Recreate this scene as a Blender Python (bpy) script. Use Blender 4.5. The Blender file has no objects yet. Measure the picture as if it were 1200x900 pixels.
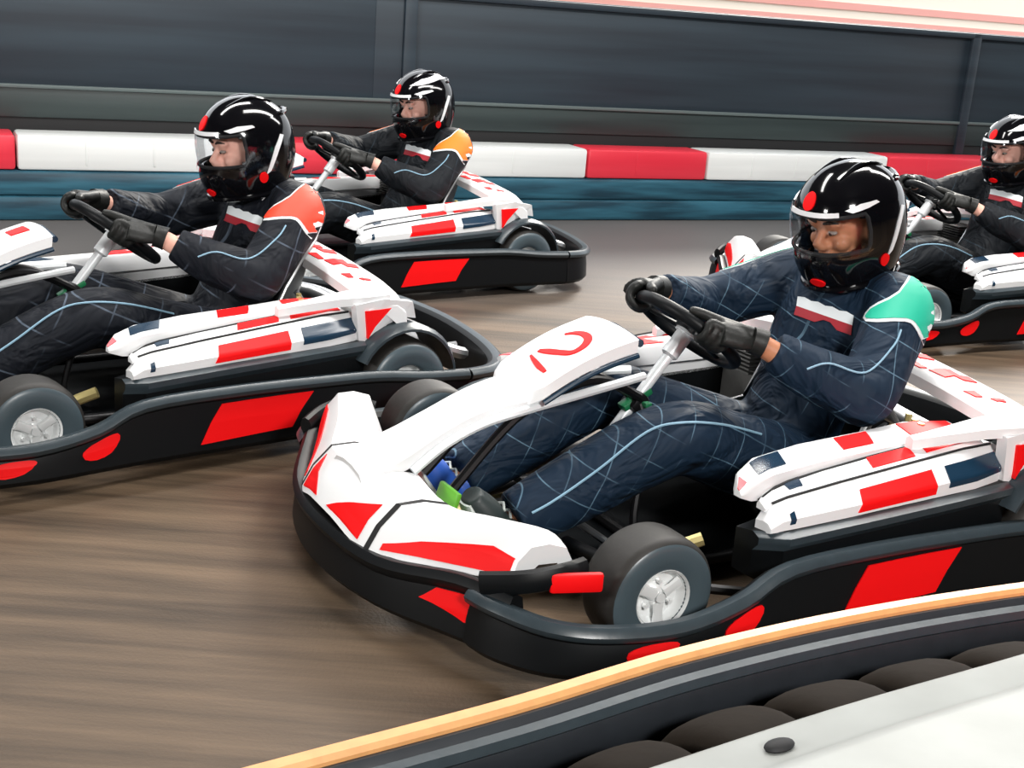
import bpy, bmesh, math, random
from mathutils import Vector, Matrix, Euler
from mathutils.bvhtree import BVHTree
from math import sin, cos, pi, radians

C = bpy.context.scene.collection
random.seed(7)

# ------------------------------------------------------------------ materials
def mat(name, col, rough=.5, metal=0., spec=.5, coat=0., bump=None, trans=0.):
    m = bpy.data.materials.new(name); m.use_nodes = True
    nt = m.node_tree; b = nt.nodes['Principled BSDF']
    b.inputs['Base Color'].default_value = (*col, 1)
    b.inputs['Roughness'].default_value = rough
    b.inputs['Metallic'].default_value = metal
    b.inputs['Specular IOR Level'].default_value = spec
    b.inputs['Coat Weight'].default_value = coat
    b.inputs['Coat Roughness'].default_value = .05
    if bump:
        sc, st, dist = bump
        tc = nt.nodes.new('ShaderNodeTexCoord')
        n = nt.nodes.new('ShaderNodeTexNoise'); n.inputs['Scale'].default_value = sc
        n.inputs['Detail'].default_value = 5
        bp = nt.nodes.new('ShaderNodeBump'); bp.inputs['Strength'].default_value = st
        bp.inputs['Distance'].default_value = dist
        nt.links.new(tc.outputs['Object'], n.inputs['Vector'])
        nt.links.new(n.outputs['Fac'], bp.inputs['Height'])
        nt.links.new(bp.outputs['Normal'], b.inputs['Normal'])
        # slight wear in the colour
        mx = nt.nodes.new('ShaderNodeMixRGB'); mx.blend_type = 'MULTIPLY'; mx.inputs['Fac'].default_value = .35
        mx.inputs['Color1'].default_value = (*col, 1)
        nt.links.new(n.outputs['Fac'], mx.inputs['Color2'])
        nt.links.new(mx.outputs['Color'], b.inputs['Base Color'])
    return m

M = {}
M['white'] = mat('white_bodywork', (.82, .83, .84), .35, coat=.2)
M['red'] = mat('red_vinyl', (.93, .004, .006), .5, spec=.2)
M['pink'] = mat('worn_red_vinyl', (.9, .12, .14), .4)
M['black'] = mat('black_plastic', (.004, .005, .006), .45, spec=.2)
M['lip'] = mat('scuffed_plastic', (.035, .05, .06), .33, bump=(40, .2, .002))
M['navyglass'] = mat('dark_vent', (.008, .03, .06), .25)
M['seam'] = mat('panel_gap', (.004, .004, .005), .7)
M['tyre'] = mat('tyre_rubber', (.016, .014, .012), .6, bump=(60, .25, .002))
M['tyrewall'] = mat('tyre_sidewall', (.06, .085, .10), .35)
M['rim'] = mat('polished_rim', (.86, .88, .88), .3, metal=.2)
M['steel'] = mat('brushed_steel', (.45, .46, .47), .35, metal=.9)
M['silver'] = mat('silver_tube', (.83, .86, .88), .35, metal=.15)
M['chassis'] = mat('chassis_tube', (.008, .008, .009), .4, metal=.4)
M['seat'] = mat('seat_shell', (.015, .022, .028), .4)
M['engine'] = mat('engine_casting', (.16, .16, .155), .5, metal=.5, bump=(30, .5, .004))
M['brass'] = mat('zinc_yellow_bracket', (.6, .5, .22), .35, metal=.7)
M['green'] = mat('green_bracket', (.01, .16, .06), .4)
M['helmet'] = mat('helmet_gloss_black', (.003, .003, .004), .10, spec=.4, coat=.2)
M['helmetw'] = mat('helmet_white_trim', (.8, .82, .84), .25)
M['lining'] = mat('helmet_lining', (.012, .012, .013), .9)
M['glove'] = mat('glove_leather', (.012, .013, .012), .5, spec=.35, bump=(50, .4, .004))
M['shoe'] = mat('shoe_dark', (.02, .03, .03), .5)
M['shoeblue'] = mat('shoe_blue', (.02, .09, .42), .5)
M['sole'] = mat('shoe_sole', (.6, .65, .62), .5)
M['pipingw'] = mat('white_piping', (.75, .8, .82), .6)
M['pipingb'] = mat('pale_blue_seam', (.22, .38, .5), .6)
M['teal'] = mat('teal_shoulder', (.0, .42, .27), .6)
M['orangered'] = mat('orange_red_shoulder', (.95, .045, .012), .6)
M['orange'] = mat('orange_shoulder', (.98, .2, .008), .6)
M['darkred'] = mat('dark_red_print', (.35, .008, .02), .6)
M['eye'] = mat('eye_white', (.28, .24, .21), .4)
M['iris'] = mat('iris_dark', (.02, .012, .008), .2)
M['brow'] = mat('brow_hair', (.02, .012, .01), .8)
M['lips'] = mat('lips', (.50, .20, .14), .5)
M['led'] = mat('green_lime_pedal', (.1, .35, .02), .4)

def skin_mat(name, col):
    return mat(name, col, .5, spec=.35)
def suit_mat(name, col, line, sc, amt, yaw=0.):
    """race-suit cloth: fold bump plus a woven check of thin pale lines"""
    m = mat(name, col, .66, spec=.2)
    nt = m.node_tree; b = nt.nodes['Principled BSDF']; N = nt.nodes.new; L = nt.links.new
    tc = N('ShaderNodeTexCoord')
    n = N('ShaderNodeTexNoise'); n.inputs['Scale'].default_value = 5.5; n.inputs['Detail'].default_value = 3; n.inputs['Distortion'].default_value = .9
    mp0 = N('ShaderNodeMapping'); mp0.inputs['Scale'].default_value = (1, 1.7, 1.2)
    L(tc.outputs['Object'], mp0.inputs['Vector']); L(mp0.outputs['Vector'], n.inputs['Vector'])
    bp = N('ShaderNodeBump'); bp.inputs['Strength'].default_value = 1.; bp.inputs['Distance'].default_value = .05
    L(n.outputs['Fac'], bp.inputs['Height']); L(bp.outputs['Normal'], b.inputs['Normal'])
    mp = N('ShaderNodeMapping'); mp.inputs['Rotation'].default_value = (.15, .45, .3)
    nd = N('ShaderNodeTexNoise'); nd.inputs['Scale'].default_value = 4
    ad = N('ShaderNodeMixRGB'); ad.blend_type = 'ADD'; ad.inputs['Fac'].default_value = .025
    L(tc.outputs['Object'], ad.inputs['Color1']); L(nd.outputs['Color'], ad.inputs['Color2'])
    L(ad.outputs['Color'], mp.inputs['Vector'])
    sp = N('ShaderNodeSeparateXYZ'); L(mp.outputs['Vector'], sp.inputs['Vector'])
    outs = []
    for ax in 'XYZ':
        mu = N('ShaderNodeMath'); mu.operation = 'MULTIPLY'; mu.inputs[1].default_value = sc; L(sp.outputs[ax], mu.inputs[0])
        fr = N('ShaderNodeMath'); fr.operation = 'FRACT'; L(mu.outputs[0], fr.inputs[0])
        lt = N('ShaderNodeMath'); lt.operation = 'LESS_THAN'; lt.inputs[1].default_value = .035; L(fr.outputs[0], lt.inputs[0])
        outs.append(lt)
    a = N('ShaderNodeMath'); a.operation = 'MAXIMUM'; L(outs[0].outputs[0], a.inputs[0]); L(outs[2].outputs[0], a.inputs[1])
    fm = N('ShaderNodeMath'); fm.operation = 'MULTIPLY'; fm.inputs[1].default_value = amt * 1.05; L(a.outputs[0], fm.inputs[0])
    n2 = N('ShaderNodeTexNoise'); n2.inputs['Scale'].default_value = 7; L(tc.outputs['Object'], n2.inputs['Vector'])
    cr = N('ShaderNodeMapRange'); cr.inputs[1].default_value = .36; cr.inputs[2].default_value = .55; L(n2.outputs['Fac'], cr.inputs[0])
    f2 = N('ShaderNodeMath'); f2.operation = 'MULTIPLY'; L(fm.outputs[0], f2.inputs[0]); L(cr.outputs[0], f2.inputs[1])
    mx = N('ShaderNodeMixRGB'); mx.inputs['Color1'].default_value = (*col, 1); mx.inputs['Color2'].default_value = (*line, 1)
    L(f2.outputs[0], mx.inputs['Fac']); L(mx.outputs['Color'], b.inputs['Base Color'])
    return m

def visor_mat():
    m = bpy.data.materials.new('clear_visor'); m.use_nodes = True; nt = m.node_tree; nt.nodes.clear()
    N = nt.nodes.new; L = nt.links.new
    o = N('ShaderNodeOutputMaterial'); t = N('ShaderNodeBsdfTransparent'); t.inputs['Color'].default_value = (.95, .96, .98, 1)
    g = N('ShaderNodeBsdfGlossy'); g.inputs['Roughness'].default_value = .08; g.inputs['Color'].default_value = (.9, .95, 1, 1)
    lw = N('ShaderNodeLayerWeight'); lw.inputs['Blend'].default_value = .22
    mr = N('ShaderNodeMapRange'); mr.inputs[1].default_value = 0; mr.inputs[2].default_value = 1; mr.inputs[3].default_value = .03; mr.inputs[4].default_value = .5
    x = N('ShaderNodeMixShader'); L(lw.outputs['Fresnel'], mr.inputs[0]); L(mr.outputs[0], x.inputs[0]); L(t.outputs[0], x.inputs[1]); L(g.outputs[0], x.inputs[2]); L(x.outputs[0], o.inputs[0])
    return m
M['visor'] = visor_mat()

# ------------------------------------------------------------------ mesh helpers
class G:
    """collects geometry for ONE mesh object"""
    def __init__(s): s.v = []; s.f = []; s.m = []
    def add(s, vf, mi=0, xf=None):
        v, f = vf[0], vf[1]; o = len(s.v)
        if not hasattr(s, 'cuts'): s.cuts = []
        s.cuts.append((o, len(s.f)))
        s.v += [tuple(xf @ Vector(p)) if xf else tuple(p) for p in v]
        s.f += [tuple(i + o for i in q) for q in f]; s.m += [mi] * len(f)
        return s
    def build_each(s, name, mats, parent=None, **kw):
        """one object for every piece that was added"""
        out = []; cs = s.cuts + [(len(s.v), len(s.f))]
        for (v0, f0), (v1, f1) in zip(cs, cs[1:]):
            g = G(); g.v = s.v[v0:v1]; g.f = [tuple(i - v0 for i in q) for q in s.f[f0:f1]]; g.m = s.m[f0:f1]
            out.append(g.build(name, mats, parent, **kw))
        return out
    def build(s, name, mats, parent=None, smooth=True, fix=True):
        me = bpy.data.meshes.new(name); me.from_pydata(s.v, [], s.f)
        if not isinstance(mats, (list, tuple)): mats = [mats]
        for m in mats: me.materials.append(m)
        for p, mi in zip(me.polygons, s.m): p.material_index = mi
        if fix:
            bm = bmesh.new(); bm.from_mesh(me); bmesh.ops.recalc_face_normals(bm, faces=bm.faces); bm.to_mesh(me); bm.free()
        if smooth:
            me.polygons.foreach_set('use_smooth', [True] * len(me.polygons))
            try: me.set_sharp_from_angle(angle=radians(38))
            except Exception: pass
        me.update()
        o = bpy.data.objects.new(name, me); C.objects.link(o)
        if parent: o.parent = parent
        return o

def crom(pts, n=6, closed=False):
    P = [Vector(p) for p in pts]; N = len(P); out = []
    rng = range(N if closed else N - 1)
    for i in rng:
        if closed: a, b, c, d = P[i - 1], P[i], P[(i + 1) % N], P[(i + 2) % N]
        else: a, b, c, d = P[max(i - 1, 0)], P[i], P[i + 1], P[min(i + 2, N - 1)]
        for k in range(n):
            t = k / n
            out.append(.5 * ((2 * b) + (c - a) * t + (2 * a - 5 * b + 4 * c - d) * t * t + (3 * b - a - 3 * c + d) * t ** 3))
    if not closed: out.append(P[-1].copy())
    return out
def cromf(vals, n=6, closed=False):
    return [p.x for p in crom([(v, 0, 0) for v in vals], n, closed)]

def loft(secs, closed=False, ring=True, caps=True):
    v = []; f = []; n = len(secs[0])
    for s in secs: v += [tuple(p) for p in s]
    S = len(secs)
    for i in range(S if closed else S - 1):
        a = i * n; b = ((i + 1) % S) * n
        for j in range(n if ring else n - 1):
            k = (j + 1) % n
            f.append((a + j, a + k, b + k, b + j))
    if caps and not closed and ring:
        f.append(tuple(range(n - 1, -1, -1))); f.append(tuple(range((S - 1) * n, S * n)))
    return v, f

def tube(pts, r, n=12, closed=False, flat=1., up=None):
    P = [Vector(p) for p in pts]; N = len(P)
    R = r if isinstance(r, (list, tuple)) else [r] * N
    secs = []; prev = None
    for i in range(N):
        if closed: t = P[(i + 1) % N] - P[i - 1]
        else: t = P[min(i + 1, N - 1)] - P[max(i - 1, 0)]
        t.normalize()
        if prev is None:
            u = Vector(up) if up else (Vector((0, 0, 1)) if abs(t.z) < .9 else Vector((1, 0, 0)))
        else: u = prev
        u = (u - t * u.dot(t)).normalized(); prev = u; w = t.cross(u)
        secs.append([P[i] + (u * cos(2 * pi * j / n) * flat + w * sin(2 * pi * j / n)) * R[i] for j in range(n)])
    return loft(secs, closed)

def limb(pts, rad, k=5, n=16):
    return tube(crom(pts, k), cromf(rad, k), n)

def lathe_y(prof, n=40, yc=0., c=(0, 0)):
    """profile of (r, y) turned about the y axis through x,z = c"""
    secs = []
    for j in range(n):
        a = 2 * pi * j / n
        secs.append([(c[0] + r * cos(a), yc + y, c[1] + r * sin(a)) for r, y in prof])
    return loft(secs, closed=True, ring=False)

def rbox(c, s, b=.01, seg=2, rot=None):
    bm = bmesh.new(); bmesh.ops.create_cube(bm, size=1)
    for v in bm.verts: v.co = Vector((v.co.x * s[0], v.co.y * s[1], v.co.z * s[2]))
    if b > 0: bmesh.ops.bevel(bm, geom=list(bm.edges), offset=b, segments=seg, affect='EDGES', profile=.5)
    R = Euler(rot).to_matrix() if rot else Matrix.Identity(3)
    v = [tuple(R @ x.co + Vector(c)) for x in bm.verts]; bm.verts.index_update()
    f = [tuple(x.index for x in q.verts) for q in bm.faces]; bm.free()
    return v, f

def ellips(c, r, n=20, m=14, rot=None):
    R = Euler(rot).to_matrix() if rot else Matrix.Identity(3)
    v = []; f = []
    for i in range(1, m):
        t = pi * i / m
        for j in range(n):
            a = 2 * pi * j / n
            v.append(tuple(R @ Vector((r[0] * sin(t) * cos(a), r[1] * sin(t) * sin(a), r[2] * cos(t))) + Vector(c)))
    for i in range(m - 2):
        for j in range(n):
            f.append((i * n + j, i * n + (j + 1) % n, (i + 1) * n + (j + 1) % n, (i + 1) * n + j))
    v.append(tuple(R @ Vector((0, 0, r[2])) + Vector(c))); v.append(tuple(R @ Vector((0, 0, -r[2])) + Vector(c)))
    for j in range(n):
        f.append((len(v) - 2, (j + 1) % n, j)); f.append((len(v) - 1, (m - 2) * n + j, (m - 2) * n + (j + 1) % n))
    return v, f

def remeshed(g, name, mats, parent, voxel, smooth=4, factor=.5):
    o = g.build(name, mats, parent)
    o2 = o
    md = o2.modifiers.new('r', 'REMESH'); md.mode = 'VOXEL'; md.voxel_size = voxel; md.use_smooth_shade = True
    ms = o2.modifiers.new('s', 'SMOOTH'); ms.iterations = smooth; ms.factor = factor
    bpy.context.view_layer.update()
    dg = bpy.context.evaluated_depsgraph_get()
    me = bpy.data.meshes.new_from_object(o2.evaluated_get(dg)); me.name = name
    o2.modifiers.clear(); old = o2.data; o2.data = me; bpy.data.meshes.remove(old)
    if not me.materials:
        for m in (mats if isinstance(mats, (list, tuple)) else [mats]): me.materials.append(m)
    me.polygons.foreach_set('use_smooth', [True] * len(me.polygons))
    return o2

def empty(name, loc=(0, 0, 0), rz=0., label=None, cat=None, group=None):
    o = bpy.data.objects.new(name, None); C.objects.link(o); o.empty_display_size = .1
    o.location = loc; o.rotation_euler = (0, 0, rz)
    tag(o, label, cat, group); return o
def tag(o, label=None, cat=None, group=None, kind=None):
    if label: o['label'] = label
    if cat: o['category'] = cat
    if group: o['group'] = group
    if kind: o['kind'] = kind
    return o
def copy_tree(o, parent=None):
    kids = list(o.children); c = o.copy(); C.objects.link(c); c.parent = parent
    for ch in kids: copy_tree(ch, c)
    return c

def earclip_grid(poly, step):
    """2D polygon -> dense triangulated point set (verts2d, faces), edge included"""
    bm = bmesh.new()
    # dense boundary
    pts = []
    n = len(poly)
    for i in range(n):
        a = Vector((*poly[i], 0)); b = Vector((*poly[(i + 1) % n], 0)); k = max(1, int((b - a).length / step))
        pts += [a.lerp(b, t / k) for t in range(k)]
    vs = [bm.verts.new(p) for p in pts]; bm.faces.new(vs)
    bmesh.ops.triangulate(bm, faces=bm.faces[:])
    for _ in range(8):
        es = [e for e in bm.edges if e.calc_length() > step * 1.6 and not e.is_boundary]
        if not es: break
        bmesh.ops.subdivide_edges(bm, edges=es, cuts=1)
        bmesh.ops.triangulate(bm, faces=bm.faces[:])
        bmesh.ops.beautify_fill(bm, faces=bm.faces[:], edges=[e for e in bm.edges if not e.is_boundary])
    bm.verts.index_update()
    v = [(x.co.x, x.co.y) for x in bm.verts]; f = [tuple(y.index for y in q.verts) for q in bm.faces]
    bd = [i for i, x in enumerate(bm.verts) if x.is_boundary]
    be = [(e.verts[0].index, e.verts[1].index) for e in bm.edges if e.is_boundary]
    bm.free(); return v, f, be

def slab(top, faces, bedges, normals, th):
    """solid thin patch: offset copy below the surface"""
    n = len(top); v = [tuple(p) for p in top] + [tuple(Vector(p) - Vector(q) * th) for p, q in zip(top, normals)]
    f = [tuple(q) for q in faces] + [tuple(i + n for i in reversed(q)) for q in faces]
    for a, b in bedges: f.append((a, b, b + n, a + n))
    return v, f

def uvpatch(surf, poly, off=.0025, th=.003, step=.06):
    """thin sticker following surf(u,v)->Vector; poly in uv"""
    v2, f, be = earclip_grid(poly, step)
    top = []; nr = []
    for u, w in v2:
        e = .01
        p = surf(u, w); a = surf(min(u + e, 1), w) - surf(max(u - e, 0), w); b = surf(u, min(w + e, 1)) - surf(u, max(w - e, 0))
        n = a.cross(b); n.normalize()
        if n.dot(surf.out) < 0: n = -n
        top.append(p + n * off); nr.append(n)
    return slab(top, f, be, nr, th)

class Surf:
    """bilinear grid surface rows[i][j], u along i, v along j"""
    def __init__(s, rows, out): s.r = [[Vector(p) for p in row] for row in rows]; s.out = Vector(out)
    def __call__(s, u, v):
        r = s.r; a = u * (len(r) - 1); b = v * (len(r[0]) - 1)
        i = min(int(a), len(r) - 2); j = min(int(b), len(r[0]) - 2); x = a - i; y = b - j
        return (r[i][j] * (1 - x) + r[i + 1][j] * x) * (1 - y) + (r[i][j + 1] * (1 - x) + r[i + 1][j + 1] * x) * y

def projpatch(bvh, pts, d, off=.003, th=.004, step=.012):
    """patch of 3D outline pts projected along d on to a surface"""
    d = Vector(d).normalized(); P = [Vector(p) for p in pts]; c = sum(P, Vector()) / len(P)
    a = d.orthogonal().normalized(); b = d.cross(a)
    poly = [((p - c).dot(a), (p - c).dot(b)) for p in P]
    v2, f, be = earclip_grid(poly, step); top = []; nr = []; ok = []
    for u, w in v2:
        o = c + a * u + b * w - d * 1.0
        h = bvh.ray_cast(o, d)
        if h[0] is None:
            hh = bvh.find_nearest(c + a * u + b * w); h = hh
        n = h[1]; 
        if n.dot(d) > 0: n = -n
        top.append(h[0] + n * off); nr.append(n)
    return slab(top, f, be, nr, th)
def projline(bvh, pts, d, r=.003, n=6, k=8, off=.001):
    d = Vector(d).normalized(); out = []
    for p in crom(pts, k):
        h = bvh.ray_cast(p - d * 1.0, d)
        if h[0] is not None: out.append(h[0] + h[1] * off)
    sm = out[:]
    for i in range(1, len(out) - 1): sm[i] = (out[i - 1] + out[i] * 2 + out[i + 1]) / 4
    return tube(sm, r, n)

# ------------------------------------------------------------------ camera (eye height 1.30 m)
cam = bpy.data.objects.new('camera', bpy.data.cameras.new('camera')); C.objects.link(cam)
cam.data.sensor_width = 36; cam.data.lens = 36 * 1521.94 / 1200
cam.location = (0, 0, 1.29716)
cam.rotation_euler = (Matrix.Rotation(pi / 2 - .286683, 3, 'X') @ Matrix.Rotation(.075988, 3, 'Z')).to_euler()
cam.data.clip_start = .02; cam.data.clip_end = 300
bpy.context.scene.camera = cam

# ------------------------------------------------------------------ the setting
def ground_mat():
    m = mat('worn_brown_asphalt', (.2, .15, .1), .5, spec=.25); nt = m.node_tree; b = nt.nodes['Principled BSDF']; N = nt.nodes.new; L = nt.links.new
    tc = N('ShaderNodeTexCoord'); mp = N('ShaderNodeMapping'); mp.inputs['Rotation'].default_value = (0, 0, radians(-32)); mp.inputs['Scale'].default_value = (.35, 5, 1)
    L(tc.outputs['Object'], mp.inputs['Vector'])
    n1 = N('ShaderNodeTexNoise'); n1.inputs['Scale'].default_value = 2.2; n1.inputs['Detail'].default_value = 8; n1.inputs['Roughness'].default_value = .65; L(mp.outputs[0], n1.inputs['Vector'])
    n2 = N('ShaderNodeTexNoise'); n2.inputs['Scale'].default_value = .35; n2.inputs['Detail'].default_value = 3; L(tc.outputs['Object'], n2.inputs['Vector'])
    n3 = N('ShaderNodeTexNoise'); n3.inputs['Scale'].default_value = 120; n3.inputs['Detail'].default_value = 3; L(tc.outputs['Object'], n3.inputs['Vector'])
    r = N('ShaderNodeValToRGB'); r.color_ramp.elements[0].position = .32; r.color_ramp.elements[0].color = (.050, .034, .021, 1); r.color_ramp.elements[1].position = .68; r.color_ramp.elements[1].color = (.185, .125, .078, 1)
    L(n1.outputs['Fac'], r.inputs[0])
    # sheen off the far opening, painted as grey on the distant track
    mx = N('ShaderNodeMixRGB'); mx.inputs['Color2'].default_value = (.16, .15, .145, 1); L(r.outputs[0], mx.inputs['Color1'])
    g2 = N('ShaderNodeMapping'); g2.inputs['Rotation'].default_value = (0, 0, radians(-25.25)); L(tc.outputs['Object'], g2.inputs['Vector'])
    sp = N('ShaderNodeSeparateXYZ'); L(g2.outputs[0], sp.inputs[0])
    mr = N('ShaderNodeMapRange'); mr.inputs[1].default_value = 4.7; mr.inputs[2].default_value = 6.0; L(sp.outputs['Y'], mr.inputs[0])
    L(mr.outputs[0], mx.inputs['Fac'])
    m2 = N('ShaderNodeMixRGB'); m2.blend_type = 'MULTIPLY'; m2.inputs['Fac'].default_value = .5; L(mx.outputs[0], m2.inputs['Color1']); L(n2.outputs['Fac'], m2.inputs['Color2'])
    L(m2.outputs[0], b.inputs['Base Color'])
    bp = N('ShaderNodeBump'); bp.inputs['Strength'].default_value = .25; bp.inputs['Distance'].default_value = .004; L(n3.outputs['Fac'], bp.inputs['Height']); L(bp.outputs[0], b.inputs['Normal'])
    return m
def streak_mat(name, c0, c1, rough, scale=(.3, .3, 6), ns=1.5, spec=.5):
    m = mat(name, c0, rough, spec=spec); nt = m.node_tree; b = nt.nodes['Principled BSDF']; N = nt.nodes.new; L = nt.links.new
    tc = N('ShaderNodeTexCoord'); mp = N('ShaderNodeMapping'); mp.inputs['Scale'].default_value = scale; L(tc.outputs['Object'], mp.inputs['Vector'])
    n1 = N('ShaderNodeTexNoise'); n1.inputs['Scale'].default_value = ns; n1.inputs['Detail'].default_value = 6; L(mp.outputs[0], n1.inputs['Vector'])
    r = N('ShaderNodeValToRGB'); r.color_ramp.elements[0].position = .35; r.color_ramp.elements[0].color = (*c0, 1); r.color_ramp.elements[1].position = .68; r.color_ramp.elements[1].color = (*c1, 1)
    L(n1.outputs['Fac'], r.inputs[0]); L(r.outputs[0], b.inputs['Base Color'])
    return m
M['ground'] = ground_mat()
M['curtain'] = streak_mat('dark_slate_curtain', (.012, .02, .03), (.024, .04, .055), .55)
M['kick'] = streak_mat('dark_green_kickboard', (.016, .026, .027), (.034, .05, .05), .45)
M['belt'] = streak_mat('blue_black_rubber', (.008, .04, .065), (.03, .13, .19), .4, scale=(.8, .8, 9), ns=2.5)
M['blockw'] = streak_mat('white_barrier_plastic', (.74, .76, .75), (.88, .9, .89), .4)
M['blockr'] = streak_mat('red_barrier_plastic', (.72, .025, .05), (.85, .05, .08), .4)
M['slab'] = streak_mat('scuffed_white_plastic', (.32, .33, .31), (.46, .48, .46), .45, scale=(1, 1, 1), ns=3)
M['railo'] = mat('orange_strip', (.85, .42, .16), .4, bump=(30, .2, .002))
M['railg'] = mat('grey_rubber_rail', (.022, .026, .032), .4, bump=(25, .3, .003))
M['cardtyre'] = mat('dusty_tyre', (.017, .012, .008), .8, spec=.12, bump=(30, .4, .004))
M['roof'] = mat('roof_sheet', (.03, .03, .032), .8)
M['facade'] = mat('cream_facade', (.95, .88, .74), .6)
M['facader'] = mat('salmon_facade', (.9, .42, .36), .6)

g = G(); g.add(([(-25, -12, 0), (30, -12, 0), (30, 40, 0), (-25, 40, 0)], [(0, 1, 2, 3)])); tag(g.build('floor', M['ground']), 'brown worn asphalt track surface', kind='structure')

WO = Vector((-.077, 7.96, 0)); WU = Vector((.9044, .4267, 0)); WN = Vector((-.4267, .9044, 0))
def wbox(s0, s1, n0, n1, z0, z1, b=.01):
    c = WO + WU * ((s0 + s1) / 2) + WN * ((n0 + n1) / 2) + Vector((0, 0, (z0 + z1) / 2))
    return rbox(c, (s1 - s0, n1 - n0, z1 - z0), b, 2, rot=(0, 0, math.atan2(.4267, .9044)))
g = G()
for s0, s1 in [(-9, -4.095), (-4.097, -.83), (-.832, 3.725), (3.723, 12)]:
    g.add(wbox(s0, s1, .30, .36, .62, 1.315 + 0.0, .006))
for s_ in (-4.095, -.62, 3.725): g.add(wbox(s_ - .04, s_ + .04, .27, .31, .40, 1.31, .01))
g.add(wbox(-9, 12, .27, .37, 1.27, 1.31, .01))
tag(g.build('wall_far', M['curtain']), 'dark slate boarding behind the track barrier', kind='structure')
g = G(); g.add(wbox(-9, 12, .29, .35, .505, .665, .006)); tag(g.build('trim_1', M['kick']), 'dark green kickboard strip under the boarding', kind='structure')
g = G(); g.add(wbox(-9, 12, .275, .30, .66, .68, .004)); tag(g.build('trim_2', mat('pale_rail', (.10, .13, .13), .5)), 'thin pale rail along the boarding', kind='structure')
g = G(); g.add(wbox(-9, 12, .30, .36, .0, .53, .006)); tag(g.build('trim_3', M['seam']), 'black sheet standing in for the shadow gap behind the barrier', kind='structure')  # black colour supplies the shadow gap between barrier and boarding

names = {0: 'blockr', 1: 'blockw'}
edges = [-5.0, -3.9, -2.85, -1.40, -.37, .49, 1.37, 2.85, 3.9, 4.9, 6.0]
cols = ['blockr', 'blockw', 'blockw', 'blockr', 'blockw', 'blockr', 'blockw', 'blockr', 'blockw', 'blockr']
cols[1] = 'blockr'
labs = {2: 'long white barrier block at the left, behind the driver with red-orange shoulders', 3: 'red barrier block between the heads of the two drivers on the left',
        4: 'white barrier block just right of the farthest driver on the left', 5: 'red barrier block in the open stretch between two white blocks',
        6: 'white barrier block behind the helmet of the driver with teal shoulders', 7: 'red barrier block near the driver at the right edge',
        1: 'red barrier block cut off by the left edge of the view', 8: 'white barrier block at the right beyond the last driver'}
for i in (1, 2, 3, 4, 5, 6, 7, 8):
    if i == 8: continue
    g = G(); s0, s1 = edges[i], edges[i + 1]
    g.add(wbox(s0 + .004, s1 - .004, 0.0, .26, .262, .445, .018))
    for q in range(1, int((s1 - s0) / .35)):
        g.add(wbox(s0 + q * .35 - .006, s0 + q * .35 + .006, -.003, .01, .29, .42, .003))
    tag(g.build('barrier_block', M[cols[i]]), labs[i], 'track barrier', 'red and white blocks along the far barrier')
g = G(); g.add(wbox(-5, 6, -.02, .24, 0, .13, .02)); g.add(wbox(-5, 6, -.012, .25, .13, .26, .02))
tag(g.build('rubber_barrier', M['belt']), 'long low blue-black rubber barrier under the red and white blocks', 'track barrier')

# --- foreground barrier
RP = [(-1.25, .80), (-.75, 1.15), (-.262, 1.479), (.035, 1.677), (.304, 1.874), (.621, 2.063), (.98, 2.236), (1.5, 2.45), (2.1, 2.66)]
RPP = crom([(x, y, 0) for x, y in RP], 6)
RN = []
for i in range(len(RPP)):
    t = RPP[min(i + 1, len(RPP) - 1)] - RPP[max(i - 1, 0)]; t.normalize(); RN.append(Vector((t.y, -t.x, 0)))
def railsec(prof):
    return loft([[p + n * a + Vector((0, 0, z)) for a, z in prof] for p, n in zip(RPP, RN)])
rail = empty('guard_rail', (0, 0, 0), 0, 'dark curved guard rail with an orange top strip in the foreground', 'guard rail')
g = G(); g.add(railsec([(-.012, .0), (-.012, .30), (-.008, .312), (.022, .312), (.036, .300), (.045, .285), (.05, .27), (.052, .25), (.052, .18), (.045, .17), (.045, .0)])); g.build('rail_body', M['railg'], rail)
g = G(); g.add(railsec([(-.016, .290), (-.016, .318), (-.010, .325), (.010, .325), (.016, .318), (.016, .29)])); g.build('orange_strip', M['railo'], rail)
g = G(); g.add(railsec([(.034, .296), (.036, .305), (.048, .300), (.053, .286), (.048, .28)])); g.build('grey_bead', M['lip'], rail)
# tyres standing in a row behind the rail, axles along it
L_ = [0]
for i in range(1, len(RPP)): L_.append(L_[-1] + (RPP[i] - RPP[i - 1]).length)
def rail_at(s):
    for i in range(1, len(L_)):
        if L_[i] >= s:
            t = (s - L_[i - 1]) / (L_[i] - L_[i - 1]); return RPP[i - 1].lerp(RPP[i], t), RN[i - 1].lerp(RN[i], t).normalized()
def barrier_tyre():
    R, h = .165, .088
    prof = [(R * .5, -h * .8), (R * .75, -h), (R * .92, -h * .85), (R, -h * .45), (R, h * .45), (R * .92, h * .85), (R * .75, h), (R * .5, h * .8), (R * .46, 0), (R * .5, -h * .8)]
    pp = crom([(a, b, 0) for a, b in prof], 3)
    g = G(); g.add(lathe_y([(p.x, p.y) for p in pp], 36)); return g.build('rubber_buffer', M['cardtyre'])
bt = None; k = 0
s = 1.22
tl = ['brown-dusted tyre at the bottom edge, first of the row behind the rail', 'dusty tyre second along the row behind the guard rail', 'dusty tyre third along the row behind the guard rail', 'dusty tyre midway along the row between rail and white block', 'dusty tyre fifth along the row behind the guard rail', 'dusty tyre nearest the right edge of the row behind the rail']
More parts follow.
